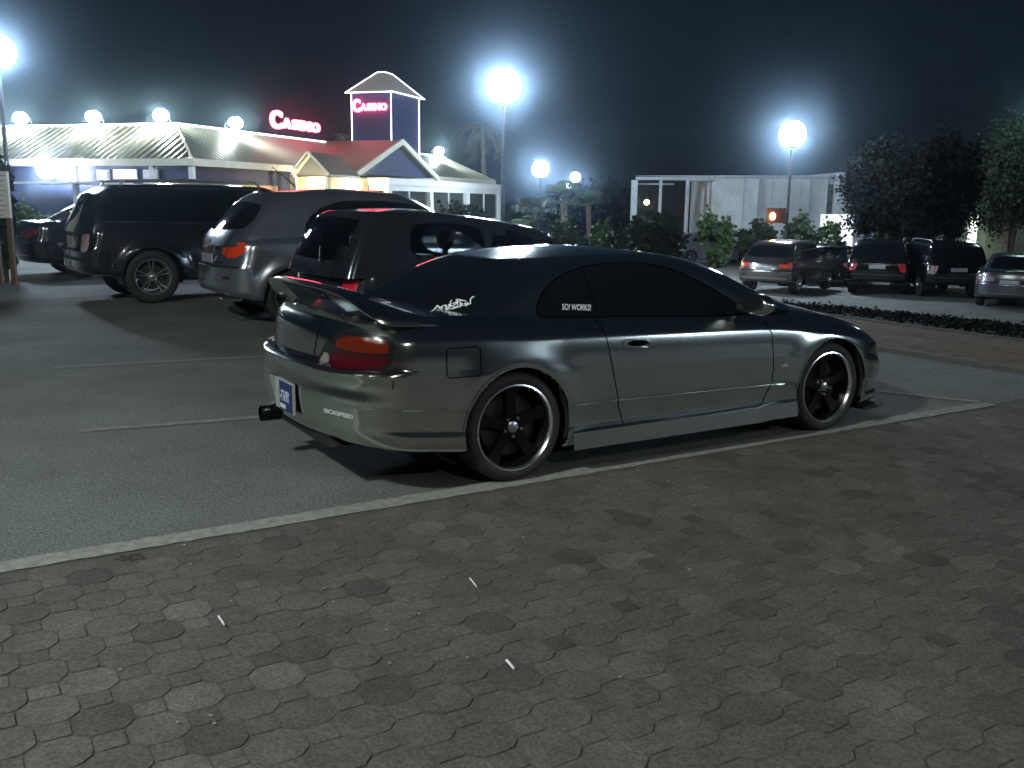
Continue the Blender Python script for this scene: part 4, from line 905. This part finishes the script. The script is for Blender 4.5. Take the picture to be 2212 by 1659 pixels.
b.add([(x, y, ZE + .22) for x, y in o_] + [(x, y, ZR) for x, y in i_], [(0, 1, 5, 4), (1, 2, 6, 5), (3, 0, 4, 7), (4, 5, 6, 7)])
b.add([(x, y, ZE + .02) for x, y in o_] + [(x, y, ZE + .02) for x, y in [(.9, .9), (A1 - .9, .9), (A1 - .9, B1), (.9, B1)]], [(0, 1, 5, 4), (1, 2, 6, 5), (3, 0, 4, 7)])
roof = b.build('roof', M_roof, cas)
f_ = MB(); f_.box(0, A1, -.06, .0, ZE, ZE + .26); f_.box(-.06, 0, -.06, B1, ZE, ZE + .26); f_.box(A1, A1 + .06, -.06, B1, ZE, ZE + .26); f_.build('fascia', M_fascia, cas)
slope = math.atan2(ZR - ZE - .22, RB); SL = math.hypot(RB, ZR - ZE - .22)
def rib_mesh(L_): 
    q = MB(); q.box(0, L_, -.035, .035, -.01, .055, tap=0); me = bpy.data.meshes.new('roof_rib'); me.from_pydata([tuple(v) for v in q.v], [], q.f); me.materials.append(M_roof); return me
RM = rib_mesh(SL); cache = {}
def rib(x, y, rz_, L_):
    k = round(L_, 1)
    if k not in cache: cache[k] = rib_mesh(k)
    o = bpy.data.objects.new('roof_rib', cache[k]); COL.objects.link(o); o.parent = roof; o.location = (x, y, ZE + .22); o.rotation_euler = (0, -slope, rz_); return o
k = .3
while k < A1 - .2:
    f = min(1, k / RB, (A1 - k) / RB)
    if f > .12: rib(k, 0, PI / 2, SL * f)
    k += .32
k = .3
while k < 14.5:
    f = min(1, k / RB)
    if f > .12: rib(0, k, 0, SL * f)
    k += .32
t_ = MB()
for p, q in (((0, 0, ZE + .22), (RB, RB, ZR)), ((A1, 0, ZE + .22), (A1 - RB, RB, ZR))): t_.tube([p, q], .06, 6)
t_.build('hip_cap', M_fascia, roof)
t_ = MB()
for p, q in (((RB, RB, ZR + .03), (A1 - RB, RB, ZR + .03)), ((RB, RB, ZR + .03), (RB, B1, ZR + .03))): t_.tube([p, q], .05, 6)
t_.build('ridge_light', M_led, roof)
# walls below the eaves: columns, bright windows, shutters
for (x, y) in ((.25, .25), (.25, 2.0), (7.3, .25), (.25, 5.6), (.25, 9.5)):
    c = MB(); c.box(x - .09, x + .09, y - .09, y + .09, -1.5, ZE); c.build('column', M_trim, cas)
for (y0, y1, z0, z1, m_) in ((3.2, 4.3, 2.25, 2.62, 'a'), (4.5, 5.1, 2.2, 2.6, 'b'), (2.2, 2.9, 1.2, 2.6, 'b')):
    c = MB(); c.box(.84, .895, y0, y1, z0, z1); w = c.build('window', M_trim, cas); c = MB(); c.box(.80, .838, y0 + .06, y1 - .06, z0 + .05, z1 - .05); c.build('pane', glow('lit_pane_' + m_, (.9, .93, 1.0) if m_ == 'a' else (.55, .6, .8), 1.4 if m_ == 'a' else .25), w)
c = MB(); c.box(-1.2, .4, 3.0, 7.5, 2.02, 2.10); c.build('awning', mat('awning_white', (.7, .7, .72), .6), cas)
c = MB(); c.box(-.3, .895, .9, .98, 1.0, 1.02); 
c = MB(); c.box(2.4, 6.9, .80, .885, 1.55, 2.12); c.build('shutter', mat('tan_board', (.48, .35, .18), .7), cas)
# flood lights along the ridge, each a thing of its own
def cas_w(x, y, z): p = BO + BA * x + BB * y; return Vector((p[0], p[1], z))
floods = [((RB, 9.9), PI, 'leftmost'), ((RB, 6.2), PI, 'second from the left'), ((RB, 2.95), PI, 'third from the left, near the hip'), ((5.9, RB), -PI / 2, 'right of the hip, beside the roof sign'), ((28.2, RB), -PI / 2, 'right of the tower')]
for (x, y), rz_, w in floods:
    r = empty('flood_light', cas_w(x, y, ZR), BROT + rz_, 'blazing flood light on the casino ridge, ' + w, 'flood light', 'flood lights along the casino ridge')
    c = MB(); c.tube([(-.05, 0, 0), (.1, 0, .34), (.5, 0, .36)], .025, 8); c.build('bracket', M_pole, r)
    c = MB(); c.box(.46, .70, -.14, .14, .50, .58, tap=.15); c.build('lamp_housing', M_pole, r)
    c = MB(); c.sphere((.58, 0, .30), (.29, .29, .24), 18, 12); c.build('lamp_lens', M_flood, r, 180)
r = empty('wall_lamp', cas_w(-.25, 6.35, 2.62), BROT, 'blinding white lamp below the left eave of the casino', 'wall lamp')
c = MB(); c.tube([(.2, 0, .12), (0, 0, .05)], .03, 8); c.build('bracket', M_pole, r); c = MB(); c.sphere((-.1, 0, -.05), (.36, .42, .36), 20, 12); c.build('lamp_lens', glow('wall_lamp_glow', (.80, .86, 1.0), 90), r, 180)
# portico with its own gable
b = MB(); x0, x1, y0, y1, yc, ze, za = 6.9, 9.7, -1.75, .15, -.75, 2.62, 3.55
b.add([(x0, y0, ze), (x0, yc, za), (x0, y1, ze), (x1, y0, ze), (x1, yc, za), (x1, y1, ze), (x0, y0, ze - .08), (x1, y0, ze - .08), (x0, yc, za - .1), (x1, yc, za - .1)], [(0, 1, 4, 3), (1, 2, 5, 4), (0, 3, 7, 6), (6, 7, 9, 8)])
pr = b.build('portico_roof', M_roof, cas)
b = MB(); b.add([(x0 + .25, y0 + .12, ze - .05), (x0 + .25, yc, za - .14), (x0 + .25, y1 - .1, ze - .05)], [(0, 1, 2)]); b.build('portico_gable', M_cream, pr)
b = MB()
for s, y_ in ((-1, y0), (1, y1)): b.tube([(x0 - .03, yc, za), (x0 - .03, y_, ze)], .055, 6)
b.build('barge_board', M_fascia, pr)
b = MB(); b.box(8.0, 12.2, -.9, .86, -1.5, 2.55); b.build('portico_wall', M_cream, cas)
for y in (-1.6, .0): c = MB(); c.box(x0 + .05, x0 + .21, y - .08, y + .08, -1.2, ze - .1); c.build('column', M_cream, cas)
r = empty('porch_lamp', cas_w(7.5, -.95, 2.22), BROT, 'warm yellow lamp glowing under the casino portico', 'porch lamp')
c = MB(); c.sphere((0, 0, 0), (.16, .16, .12), 14, 10); c.build('lamp_glass', M_warm, r, 180); c = MB(); c.tube([(0, 0, .1), (0, 0, .42)], .02, 6); c.build('stem', M_pole, r)
r = empty('porch_lamp', cas_w(10.4, -1.35, 2.25), BROT, 'warm yellow wall lamp on the cream wall right of the portico', 'porch lamp')
c = MB(); c.sphere((0, 0, 0), (.13, .13, .12), 14, 10); c.build('lamp_glass', M_warm, r, 180); c = MB(); c.tube([(0, .1, 0), (0, .46, 0)], .02, 6); c.build('stem', M_pole, r)
# big blue gable
b = MB(); x0, x1, xc, y0, ze, za, yb = 9.75, 19.3, 14.65, -1.6, 2.78, 4.52, 2.7
b.add([(x0, y0, ze), (xc, y0, za), (x1, y0, ze), (x0, .2, ze), (xc, yb, za), (x1, .2, ze), (x0, y0, ze - .12), (x1, y0, ze - .12)], [(0, 1, 4, 3), (1, 2, 5, 4)])
gr = b.build('gable_roof', M_roof, cas)
b = MB(); b.add([(x0 + .7, y0 + .35, ze - .02), (xc, y0 + .35, za - .26), (x1 - .7, y0 + .35, ze - .02)], [(0, 1, 2)]); b.build('gable_wall', M_blue, gr)
b = MB()
for xa_, xb_ in ((x0, xc), (x1, xc)):
    d = Vector((xb_ - xa_, 0, za - ze)).normalized(); n = Vector((-d.z, 0, d.x)); n = n if n.z > 0 else -n; p = Vector((xa_, y0, ze)); q = Vector((xb_, y0, za))
    vs = []
    for y_ in (y0 - .05, y0 + .08):
        for pp, u in ((p, .06), (q, .06), (q, -.20), (p, -.20)): vs.append((pp.x + n.x * u, y_, pp.z + n.z * u))
    b.add(vs, [(0, 1, 2, 3), (7, 6, 5, 4), (0, 4, 5, 1), (2, 6, 7, 3), (0, 3, 7, 4), (1, 5, 6, 2)])
b.build('barge_board', M_fascia, gr)
# tower
b = MB(); tx0, tx1, ty0, ty1, tz0, tz1 = 19.0, 22.7, 1.1, 3.45, ZE, 7.35
b.box(tx0, tx1, ty0, ty1, tz0, tz1); tw = b.build('tower', M_blue, cas)
b = MB(); e = .28; b.add([(tx0 - e, ty0 - e, tz1), (tx1 + e, ty0 - e, tz1), (tx1 + e, ty1 + e, tz1), (tx0 - e, ty1 + e, tz1), (tx0 + 1.35, ty0 + 1.0, tz1 + 1.25), (tx1 - 1.35, ty0 + 1.0, tz1 + 1.25), (tx1 - 1.35, ty1 - .9, tz1 + 1.25), (tx0 + 1.35, ty1 - .9, tz1 + 1.25)], [(0, 1, 5, 4), (1, 2, 6, 5), (2, 3, 7, 6), (3, 0, 4, 7), (4, 5, 6, 7), (0, 3, 2, 1)]); b.build('tower_roof', mat('tower_roof_grey', (.78, .73, .66), .7), tw)
b = MB()
for p, q in (((tx0 - .03, ty0 - .03, ZR - .2), (tx0 - .03, ty0 - .03, tz1)), ((tx0 - .03, ty1 + .03, ZR), (tx0 - .03, ty1 + .03, tz1)), ((tx1 + .03, ty0 - .03, ZR - .3), (tx1 + .03, ty0 - .03, tz1)), ((tx0 - e, ty0 - e, tz1), (tx0 - e, ty1 + e, tz1)), ((tx0 - e, ty0 - e, tz1), (tx1 + e, ty0 - e, tz1)), ((tx0 - e, ty1 + e, tz1), (tx0 + 1.35, ty1 - .9, tz1 + 1.25)), ((tx1 + e, ty0 - e, tz1), (tx1 - 1.35, ty0 + 1.0, tz1 + 1.25)), ((tx0 + 1.35, ty1 - .9, tz1 + 1.25), (tx0 + 1.35, ty0 + 1.0, tz1 + 1.25)), ((tx0 + 1.35, ty0 + 1, tz1 + 1.25), (tx1 - 1.35, ty0 + 1, tz1 + 1.25))):
    b.tube([p, q], .024, 6)
b.build('edge_light', M_led, tw)
# CASINO lettering: a big C and small capitals, red-lit
M_neon = glow('neon_red', (1.0, .06, .12), 8.5)
def casino_sign(M, L_, hC, label):
    root = empty('casino_sign', (0, 0, 0), 0, label, 'neon sign'); root.matrix_basis = M
    specs = [('C', 0, hC * 1.45, .30)]; X_ = .225 * L_; hs = hC * .92
    o = text_mesh('letter', 'C', 1, M_neon, root, Matrix.Identity(4), .06, .045)
    def fit(o, x0, x1, z0, z1):
        me = o.data; xs = [v.co.x for v in me.vertices]; ys = [v.co.y for v in me.vertices]; a, c = min(xs), max(xs); d, e = min(ys), max(ys)
        for v in me.vertices: X, Y, Z = v.co; v.co = ((X - a) / (c - a) * (x1 - x0) + x0, -Z, (Y - d) / (e - d) * (z1 - z0) + z0)
    fit(o, 0, .215 * L_, 0, hC)
    wd = {'A': .175, 'S': .13, 'I': .055, 'N': .165, 'O': .185}; x = .225 * L_
    for ch in 'ASINO':
        o = text_mesh('letter', ch, 1, M_neon, root, Matrix.Identity(4), .06, .05); fit(o, x, x + wd[ch] * L_ * .96, .10 * hC, .66 * hC); x += wd[ch] * L_ + .012 * L_
    return root
P0 = cas_w(9.05, 2.4, 4.74); casino_sign(Matrix.Translation(P0) @ Matrix.Rotation(BROT, 4, 'Z'), 4.55, .84, 'red glowing CASINO lettering standing on the roof ridge left of the tower')
fr = MB(); 
P0 = cas_w(tx0 - .12, ty1 - .10, 6.32); casino_sign(Matrix.Translation(P0) @ Matrix.Rotation(BROT - PI / 2, 4, 'Z'), 2.12, .70, 'red glowing CASINO lettering on the face of the tower')
for x in (9.6, 11.2, 12.9): c = MB(); c.tube([(x, 2.44, ZR), (x, 2.44, 4.85)], .025, 6); c.build('sign_strut', M_pole, cas)
# glass pavilion in front of the gable
pav = empty('pavilion', (BO[0], BO[1], 0), BROT, 'white glazed pavilion with broad windows at the right end of the casino', 'building')
b = MB(); b.box(12.2, 29.0, -2.0, .7, 2.28, 2.62); b.build('pavilion_roof', M_white, pav)
b = MB(); b.box(12.3, 28.9, -1.9, -.9, 2.02, 2.28); b.build('lintel', M_white, pav)
b = MB(); b.box(12.3, 28.9, -1.85, .7, -2, .55); b.build('plinth', M_white, pav)
b = MB(); b.box(12.4, 28.8, -.2, .6, .5, 2.3); b.build('back_wall', mat('pavilion_back', (.20, .22, .20), .8, noise=(1, .4)), pav)
for (xa_, xb_) in ((12.55, 17.2), (17.75, 22.5), (23.4, 28.3)):
    f = MB(); f.box(xa_ + .02, xb_ - .02, -1.80, -1.76, .55, 2.02); w = f.build('window', mat('pavilion_glass', (.07, .08, .075), .12, coat=.6), pav)
    xm = (xa_ + xb_) / 2; c = MB(); c.box(xm - .05, xm + .05, -1.85, -1.81, .55, 2.02); c.build('mullion', M_white, w)
for xq in (12.42, 17.48, 22.9, 28.6):
    c = MB(); wq = .22; vs = []
    for z, sh in ((2.02, 0), (.0, .45)): vs += [(xq - wq + sh * .3, -1.95, z), (xq + wq + sh * .3, -1.95, z), (xq + wq + sh * .3, -1.7 - .0, z), (xq - wq + sh * .3, -1.7, z)]
    c.add(vs, [(0, 1, 2, 3), (4, 5, 6, 7), (0, 4, 5, 1), (1, 5, 6, 2), (2, 6, 7, 3), (3, 7, 4, 0)]); c.build('pier', M_white, pav)

# ================================================================== pale flat-roofed building and its frame
M_pale = mat('pale_render', (.62, .66, .68), .85, noise=(.7, .28)); M_pale2 = mat('pale_frame', (.42, .46, .50), .8, noise=(1, .2))
wb_ = empty('warehouse', (0, 0, 0), 0, 'pale flat-roofed building behind the second street lamp, left end an open dark frame', 'building')
D0 = 58
def zc_(px, py, d): return at(px, py, d)
def slab(name, px0, px1, pyt, d, thick, m, zb=-2.0, parent=None, pyb=None):
    a, c = at(px0, pyt, d), at(px1, pyt, d); z0 = zb if pyb is None else at((px0 + px1) / 2, pyb, d).z
    q = MB(); q.add([(a.x, d, z0), (c.x, d, z0), (c.x, d, c.z), (a.x, d, a.z), (a.x, d + thick, z0), (c.x, d + thick, z0), (c.x, d + thick, c.z), (a.x, d + thick, a.z)], [(0, 1, 2, 3), (5, 4, 7, 6), (0, 4, 5, 1), (1, 5, 6, 2), (2, 6, 7, 3), (3, 7, 4, 0)]); return q.build(name, m, parent)
slab('wall', 1547, 1790, 379, D0, 10, M_pale, parent=wb_); slab('side_wall', 1793, 1815, 387, D0 + .4, 9, M_pale, parent=wb_); slab('drain_pipe', 1813, 1820, 384, D0 - .2, .3, M_pale2, parent=wb_)
slab('end_wall', 1818, 1930, 372, D0 - 1, 8, M_pale, parent=wb_)
slab('beam', 1376, 1546, 382, D0, .6, M_pale2, pyb=389, parent=wb_); slab('coping', 1376, 1792, 379, D0 - .1, .8, M_pale, pyb=382, parent=wb_)
for a, c in ((1366, 1378), (1427, 1431), (1485, 1490)): slab('post', a, c, 389, D0, .5, M_pale2, parent=wb_)
slab('rail', 1380, 1456, 396, D0 + .8, .2, M_pale2, pyb=399, parent=wb_)
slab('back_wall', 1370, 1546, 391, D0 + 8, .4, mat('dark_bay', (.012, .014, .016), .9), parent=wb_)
slab('stain_strip', 1790, 1800, 398, D0 + .2, .1, mat('mossy', (.12, .14, .12), .9, noise=(2, .5)), parent=wb_)
for px in (1608, 1669, 1731): slab('wall_joint', px, px + 1.2, 385, D0 - .03, .06, M_pale2, pyb=520, parent=wb_)
slab('gutter', 1547, 1790, 381, D0 - .25, .2, M_pale2, pyb=386, parent=wb_)
for px in (1640, 1752): slab('downpipe', px, px + 3, 386, D0 - .2, .14, M_pale2, parent=wb_)
P = at(1397, 437, D0 + 2); c = MB(); c.sphere((P.x, P.y, P.z), .16, 12, 8); c.tube([(P.x, P.y, P.z + .14), (P.x, P.y, at(1397, 399, D0 + 2).z)], .02, 5, mi=1); tag(c.build('hanging_lamp', [glow('amber_bulb', (1, .75, .38), 9), M_pole]), 'small amber lamp hanging in the dark frame of the pale building', 'lamp')
# orange-lit box beside the second lamp pole
r = empty('lit_sign_box', (0, 0, 0), 0, 'dark square sign box with an orange light, hanging at the second lamp pole', 'sign'); P = at(1678, 466, 35.4)
c = MB(); c.box(P.x - .38, P.x + .30, P.y - .12, P.y + .12, P.z - .26, P.z + .28); c.build('sign_panel', mat('dark_red_board', (.06, .02, .015), .6), r)
c = MB(); c.sphere((P.x - .20, P.y - .2, P.z - .02), (.10, .06, .13), 12, 8); c.build('lamp_glass', glow('orange_bulb', (1, .45, .16), 10), r, 180)
c = MB(); c.tube([(P.x + .28, P.y, P.z + .1), (P.x + .52, P.y + .3, P.z + .1)], .03, 6); c.build('sign_arm', M_pole, r)
# white hoarding by the trees
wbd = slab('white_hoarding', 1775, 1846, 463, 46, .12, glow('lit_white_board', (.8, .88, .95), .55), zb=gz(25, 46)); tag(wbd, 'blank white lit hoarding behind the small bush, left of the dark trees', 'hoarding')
# building bits showing between the trees at the right
sr = empty('lit_house', (0, 0, 0), 0, 'greenish lit house showing through the trees at the right edge', 'building')
slab('wall', 2140, 2330, 398, 44, 5, mat('green_lit_wall', (.30, .33, .26), .8, noise=(1, .3)), zb=-2, parent=sr)
slab('window_bar', 2140, 2330, 446, 43.9, .06, M_black, pyb=449, parent=sr); slab('window_bar', 2146, 2149, 415, 43.86, .05, M_black, pyb=500, parent=sr); slab('window_bar', 2186, 2189, 415, 43.86, .05, M_black, pyb=500, parent=sr)
dw = slab('lit_doorway', 2103, 2119, 415, 43, .2, glow('lit_strip', (.88, 1.0, .8), 1.1), zb=-1.6); tag(dw, 'tall narrow lit doorway behind the trees', 'doorway')
# white notice board at the left edge
r = empty('notice_board', (0, 0, 0), 0, 'pale notice board with lines of small print on a post, cut by the left edge', 'notice board'); P = at(-22, 420, 17)
a = at(16, 370, 17); c_ = at(18, 471, 17)
q = MB(); q.box(P.x - .35, a.x, 16.97, 17.03, c_.z, a.z); q.build('board', mat('board_cream', (.55, .55, .48), .6), r)
q = MB()
for k in range(9):
    z = a.z - .07 - k * .085; q.box(P.x - .3, a.x - .03 - .04 * (k % 3), 16.964, 16.969, z - .012, z + .006)
q.build('print_lines', mat('print_grey', (.28, .28, .25), .8), r)
q = MB(); q.box(P.x - .05, P.x + .05, 17.04, 17.12, -.1, a.z - .1); q.box(a.x - .12, a.x - .04, 17.04, 17.12, 0, a.z - .1); q.build('post', mat('wood_post', (.10, .06, .03), .8), r)
# thin stake beyond the bay, and a small white stand by the hedge
P = GD(1718, 604); q = MB(); q.tube([(P.x, P.y, P.z), (P.x + .02, P.y, P.z + .7), (P.x - .01, P.y, P.z + 1.25)], [.03, .025, .02], 8); tag(q.build('stake', mat('grey_wood', (.16, .16, .15), .8)), 'thin grey stake standing alone on the asphalt beyond the coupe bonnet', 'stake')
P = at(1318, 530, 27); q = MB(); g0 = gz(P.x, P.y)
q.add([(P.x - .22, P.y, g0), (P.x - .12, P.y, g0), (P.x + .0, P.y, P.z + .42), (P.x - .05, P.y, P.z + .46), (P.x + .18, P.y + .3, g0), (P.x + .30, P.y + .3, g0), (P.x + .06, P.y + .03, P.z + .44), (P.x + .0, P.y + .03, P.z + .47)], [(0, 1, 2, 3), (4, 5, 6, 7), (0, 3, 7, 4), (1, 5, 6, 2)]); tag(q.build('folding_stand', mat('white_board', (.75, .76, .78), .5)), 'small white folding stand leaning by the dark bush', 'sign')

# ================================================================== plants
def leaf_mat(name, c, tr=.25):
    m = mat(name, c, .85, noise=(1.5, .35), spec=.12); return m
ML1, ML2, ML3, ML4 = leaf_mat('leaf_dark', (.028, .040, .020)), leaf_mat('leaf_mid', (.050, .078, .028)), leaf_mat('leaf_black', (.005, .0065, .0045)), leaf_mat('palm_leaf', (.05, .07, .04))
M_bark = mat('bark', (.09, .07, .05), .9, noise=(8, .4))
def leaves(b, rs, n, centre, rad, size, clumps, flat=0.0, aspect=.45):
    cs = []
    for _ in range(clumps):
        v = rs.normal(size=3); v /= np.linalg.norm(v); v *= rs.uniform(.35, 1.0) ** .6; cs.append((np.array(centre) + v * np.array(rad), rs.uniform(.22, .42)))
    vs = []; fs = []
    for k in range(n):
        c, cr_ = cs[rs.integers(len(cs))]; p = c + rs.normal(size=3) * cr_ * np.array(rad) * .55
        d = rs.normal(size=3); d[2] = d[2] * .6 + .25; d /= np.linalg.norm(d); u = rs.normal(size=3); u -= u @ d * d; u /= np.linalg.norm(u); s_ = size * rs.uniform(.55, 1.4); w = s_ * aspect
        i = len(vs); vs += [tuple(p), tuple(p + d * s_ * .5 + u * w), tuple(p + d * s_), tuple(p + d * s_ * .5 - u * w)]; fs.append((i, i + 1, i + 2, i + 3))
    b.add(vs, fs)
def plant(name, label, cat, base, centre, rad, n, size, clumps, m, seed, trunk=.05, stems=3, group=None):
    rs = np.random.default_rng(seed); r = empty(name, base, 0, label, cat, group); c = Vector(centre) - Vector(base)
    b = MB(); leaves(b, rs, n, c, rad, size, clumps); b.build('crown', m, r)
    b = MB()
    for k in range(stems):
        a = rs.uniform(0, 6.28); tip = c + Vector((math.cos(a) * rad[0] * .5, math.sin(a) * rad[1] * .5, rad[2] * .3)); mid = Vector((tip.x * .35, tip.y * .35, tip.z * .5)); b.tube([(0, 0, 0), mid, tip], [trunk, trunk * .7, trunk * .3], 6)
    b.build('trunk', M_bark, r); return r
def bush(px0, px1, py0, py1, d, m, seed, label, n=1700, size=.16, name='bush'):
    cx = (px0 + px1) / 2; c = at(cx, py0, d); w = (px1 - px0) / 2 / FPX * d; base = Vector((c.x, d, gz(c.x, d))); h = max(.15, (c.z - base.z) / 2 if c.z - base.z < 3.2 else (py1 - py0) / 2 / FPX * d); c = Vector((c.x, d, c.z - h))
    return plant(name, label, 'bush', base, c, (w * .82, w * .6, h * .85), n, size, 16, m, seed, .04, 4)
bush(1166, 1262, 476, 550, 24, ML2, 11, 'bright green bush left of the dark car, behind the hatchback bonnet', 2600, .10)
bush(1272, 1330, 483, 545, 26, ML2, 12, 'small rounded green bush right of the dark car', 1500, .10)
bush(1318, 1480, 458, 620, 23, ML1, 13, 'large dark feathery bush in front of the pale building frame', 6500, .15)
bush(1500, 1585, 462, 515, 44, ML2, 14, 'mid green bush in front of the pale silver saloon', 2000, .2)
bush(1588, 1680, 474, 508, 45, ML1, 15, 'low dark bush below the orange sign box', 1600, .2)
bush(1690, 1775, 462, 515, 40, ML1, 16, 'dark bush behind the people carrier', 1800, .2)
bush(1772, 1838, 470, 540, 36, ML2, 17, 'leafy bush in front of the white hoarding', 1900, .17)
bush(20, 92, 438, 492, 27, ML2, 20, 'green bush beside the notice board, left of the black saloon', 1700, .12)
bush(-40, 20, 318, 372, 18, ML1, 21, 'dark leafy branch above the notice board at the left edge', 1300, .12)
bush(930, 1075, 425, 478, 46, ML1, 24, 'dark shrubs in front of the pavilion windows', 2200, .2)
def tree(px, d, pyt, pyb, w, m, seed, label, n=22000, size=.13, clumps=60):
    c = at(px, (pyt + pyb) / 2, d); h = (pyb - pyt) / 2 / FPX * d; base = Vector((c.x, d, gz(c.x, d))); return plant('broadleaf_tree', label, 'tree', base, c, (w / 2 / FPX * d * .86, w / 2 / FPX * d * .6, h * .86), n, size, clumps, m, seed, .16, 7)
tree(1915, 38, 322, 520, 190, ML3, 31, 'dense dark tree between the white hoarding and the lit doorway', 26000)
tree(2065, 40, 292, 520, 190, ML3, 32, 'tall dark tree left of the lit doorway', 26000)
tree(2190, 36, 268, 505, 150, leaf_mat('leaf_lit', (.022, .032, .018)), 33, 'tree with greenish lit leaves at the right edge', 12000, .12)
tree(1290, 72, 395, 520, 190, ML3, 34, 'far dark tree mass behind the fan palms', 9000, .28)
def frond(b, base, a, el, L_, droop, wid, n=9, leaf=True):
    P = []; p = Vector(base); d = Vector((math.cos(a) * math.cos(el), math.sin(a) * math.cos(el), math.sin(el)))
    for k in range(n + 1): P.append(p.copy()); p += d * (L_ / n); d = (d + Vector((0, 0, -droop / n))).normalized()
    b.tube(P, [wid * .12 * (1 - .7 * k / n) for k in range(n + 1)], 4, cap=False)
    for k in range(2, n + 1):
        t = (P[k] - P[k - 1]).normalized(); u = t.cross(Vector((0, 0, 1))).normalized() if abs(t.z) < .99 else Vector((1, 0, 0))
        for s in (-1, 1):
            for q in (0, .5):
                o = P[k] - t * q * L_ / n; ll = wid * (1.2 - .6 * k / n) * 2; tip = o + u * s * ll + t * ll * .5 - Vector((0, 0, ll * .35)); b.add([o, o + t * .06 * L_ / 2, tip], [(0, 1, 2)])
def fan_palm(base, h, R_, n, seed, label, name='fan_palm', skirt=False, m=ML4):
    rs = random.Random(seed); r = empty(name, base, 0, label, 'palm tree'); b = MB(); b.tube([(0, 0, 0), (.03, 0, h * .5), (0, 0, h)], [.16, .11, .12], 9); b.build('trunk', M_bark, r, 60)
    for k in range(n):
        a = rs.uniform(0, 2 * PI); el = rs.uniform(-.1, 1.25) if not skirt else rs.uniform(-1.2, .8); q = MB(); tip = Vector((math.cos(a) * math.cos(el), math.sin(a) * math.cos(el), math.sin(el)))
        hub = Vector((0, 0, h)) + tip * R_ * .5; q.tube([(0, 0, h), hub], .018, 4, cap=False); side = tip.cross(Vector((0, 0, 1))).normalized(); up = side.cross(tip)
        for j in range(13):
            t = -1.5 + 3.0 * j / 12; dd = (tip * math.cos(t) + side * math.sin(t)).normalized(); e_ = hub + dd * R_ * .52 * (1 - .12 * abs(t)) - Vector((0, 0, R_ * .12)); w_ = up.cross(dd).normalized() * .022 * R_ / .8
            m_ = hub + dd * R_ * .3; q.add([hub, m_ + w_, e_, m_ - w_], [(0, 1, 2, 3)])
        q.build('frond', m, r)
    return r
P = gnd(1150, 26); fan_palm(Vector((P.x, 26, gz(P.x, 26))), at(1150, 478, 26).z - gz(P.x, 26), .85, 16, 3, 'fan palm with spiky fronds right of the tall lamp pole')
P = gnd(1215, 34); fan_palm(Vector((P.x, 34, gz(P.x, 34))), at(1215, 440, 34).z - gz(P.x, 34), 1.1, 18, 4, 'larger fan palm behind, below the third street lamp')
P = gnd(1268, 48); fan_palm(Vector((P.x, 48, gz(P.x, 48))), at(1268, 445, 48).z - gz(P.x, 48), 1.2, 14, 6, 'dark fan palm farthest back beside the small far lamps')
def feather_palm(base, h, L_, n, seed, label, droop=1.6):
    rs = random.Random(seed); r = empty('tall_palm', base, 0, label, 'palm tree'); b = MB(); b.tube([(0, 0, 0), (.1, 0, h * .5), (0, 0, h)], [.26, .2, .18], 9); b.build('trunk', mat('palm_trunk', (.22, .20, .17), .9, noise=(5, .3)), r, 60)
    for k in range(n):
        q = MB(); frond(q, (0, 0, h), rs.uniform(0, 2 * PI), rs.uniform(-.7, 1.1), L_ * rs.uniform(.8, 1.1), droop * rs.uniform(.8, 1.5), .32); q.build('frond', leaf_mat('dry_palm', (.17, .17, .13)), r)
    return r
P = gnd(1042, 72); fp = feather_palm(Vector((P.x, 72, gz(P.x, 72))), at(1040, 275, 72).z + 1.2, 2.6, 26, 8, 'tall palm with drooping pale fronds behind the pavilion roof', 2.6)
P = gnd(745, 66); feather_palm(Vector((P.x, 66, gz(P.x, 66))), at(745, 292, 66).z + 1.2, 1.5, 12, 9, 'palm crown peeping over the roof just left of the tower')

drape('bed_and_shade_sheet', [(xb + .25, -6), (xb + .25, 7.5), (xb + 8.5, 7.5), (xb + 8.5, -6)], mat('mulch_and_shade', (.014, .015, .013), .95, noise=(3, .4), bump=1, bscale=60), .008, n=(24, 10))  # front is bed; the rest is a dark sheet painting shade over asphalt
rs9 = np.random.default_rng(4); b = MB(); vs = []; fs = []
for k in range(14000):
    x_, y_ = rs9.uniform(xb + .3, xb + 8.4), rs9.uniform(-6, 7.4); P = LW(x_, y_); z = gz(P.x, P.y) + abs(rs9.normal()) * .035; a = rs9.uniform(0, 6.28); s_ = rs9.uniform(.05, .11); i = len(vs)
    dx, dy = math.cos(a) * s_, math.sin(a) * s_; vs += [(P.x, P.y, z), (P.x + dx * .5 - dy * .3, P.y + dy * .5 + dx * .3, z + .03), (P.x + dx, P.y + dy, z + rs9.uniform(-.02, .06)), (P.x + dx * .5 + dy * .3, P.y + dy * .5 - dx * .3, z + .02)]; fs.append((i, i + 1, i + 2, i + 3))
b.add(vs, fs); tag(b.build('ground_cover', ML3), 'low dark ground cover on the bed and its shade sheet before the dark off-roaders', 'ground cover', kind='stuff')
# ================================================================== haze: thin volume added to give the lamps the halo of lens glare
hz = MB(); hz.box(-160, 170, -60, 200, -3.2, 16.0)
hm = bpy.data.materials.new('lamp_glow_haze'); hm.use_nodes = True; hn = hm.node_tree; hn.nodes.remove(hn.nodes['Principled BSDF'])
pv = hn.nodes.new('ShaderNodeVolumePrincipled'); pv.inputs['Color'].default_value = (.55, .76, 1, 1); pv.inputs['Density'].default_value = .0011; pv.inputs['Anisotropy'].default_value = .974
hn.links.new(pv.outputs[0], hn.nodes['Material Output'].inputs['Volume'])
HZ = hz.build('lamp_glow_haze', hm); tag(HZ, kind='stuff')
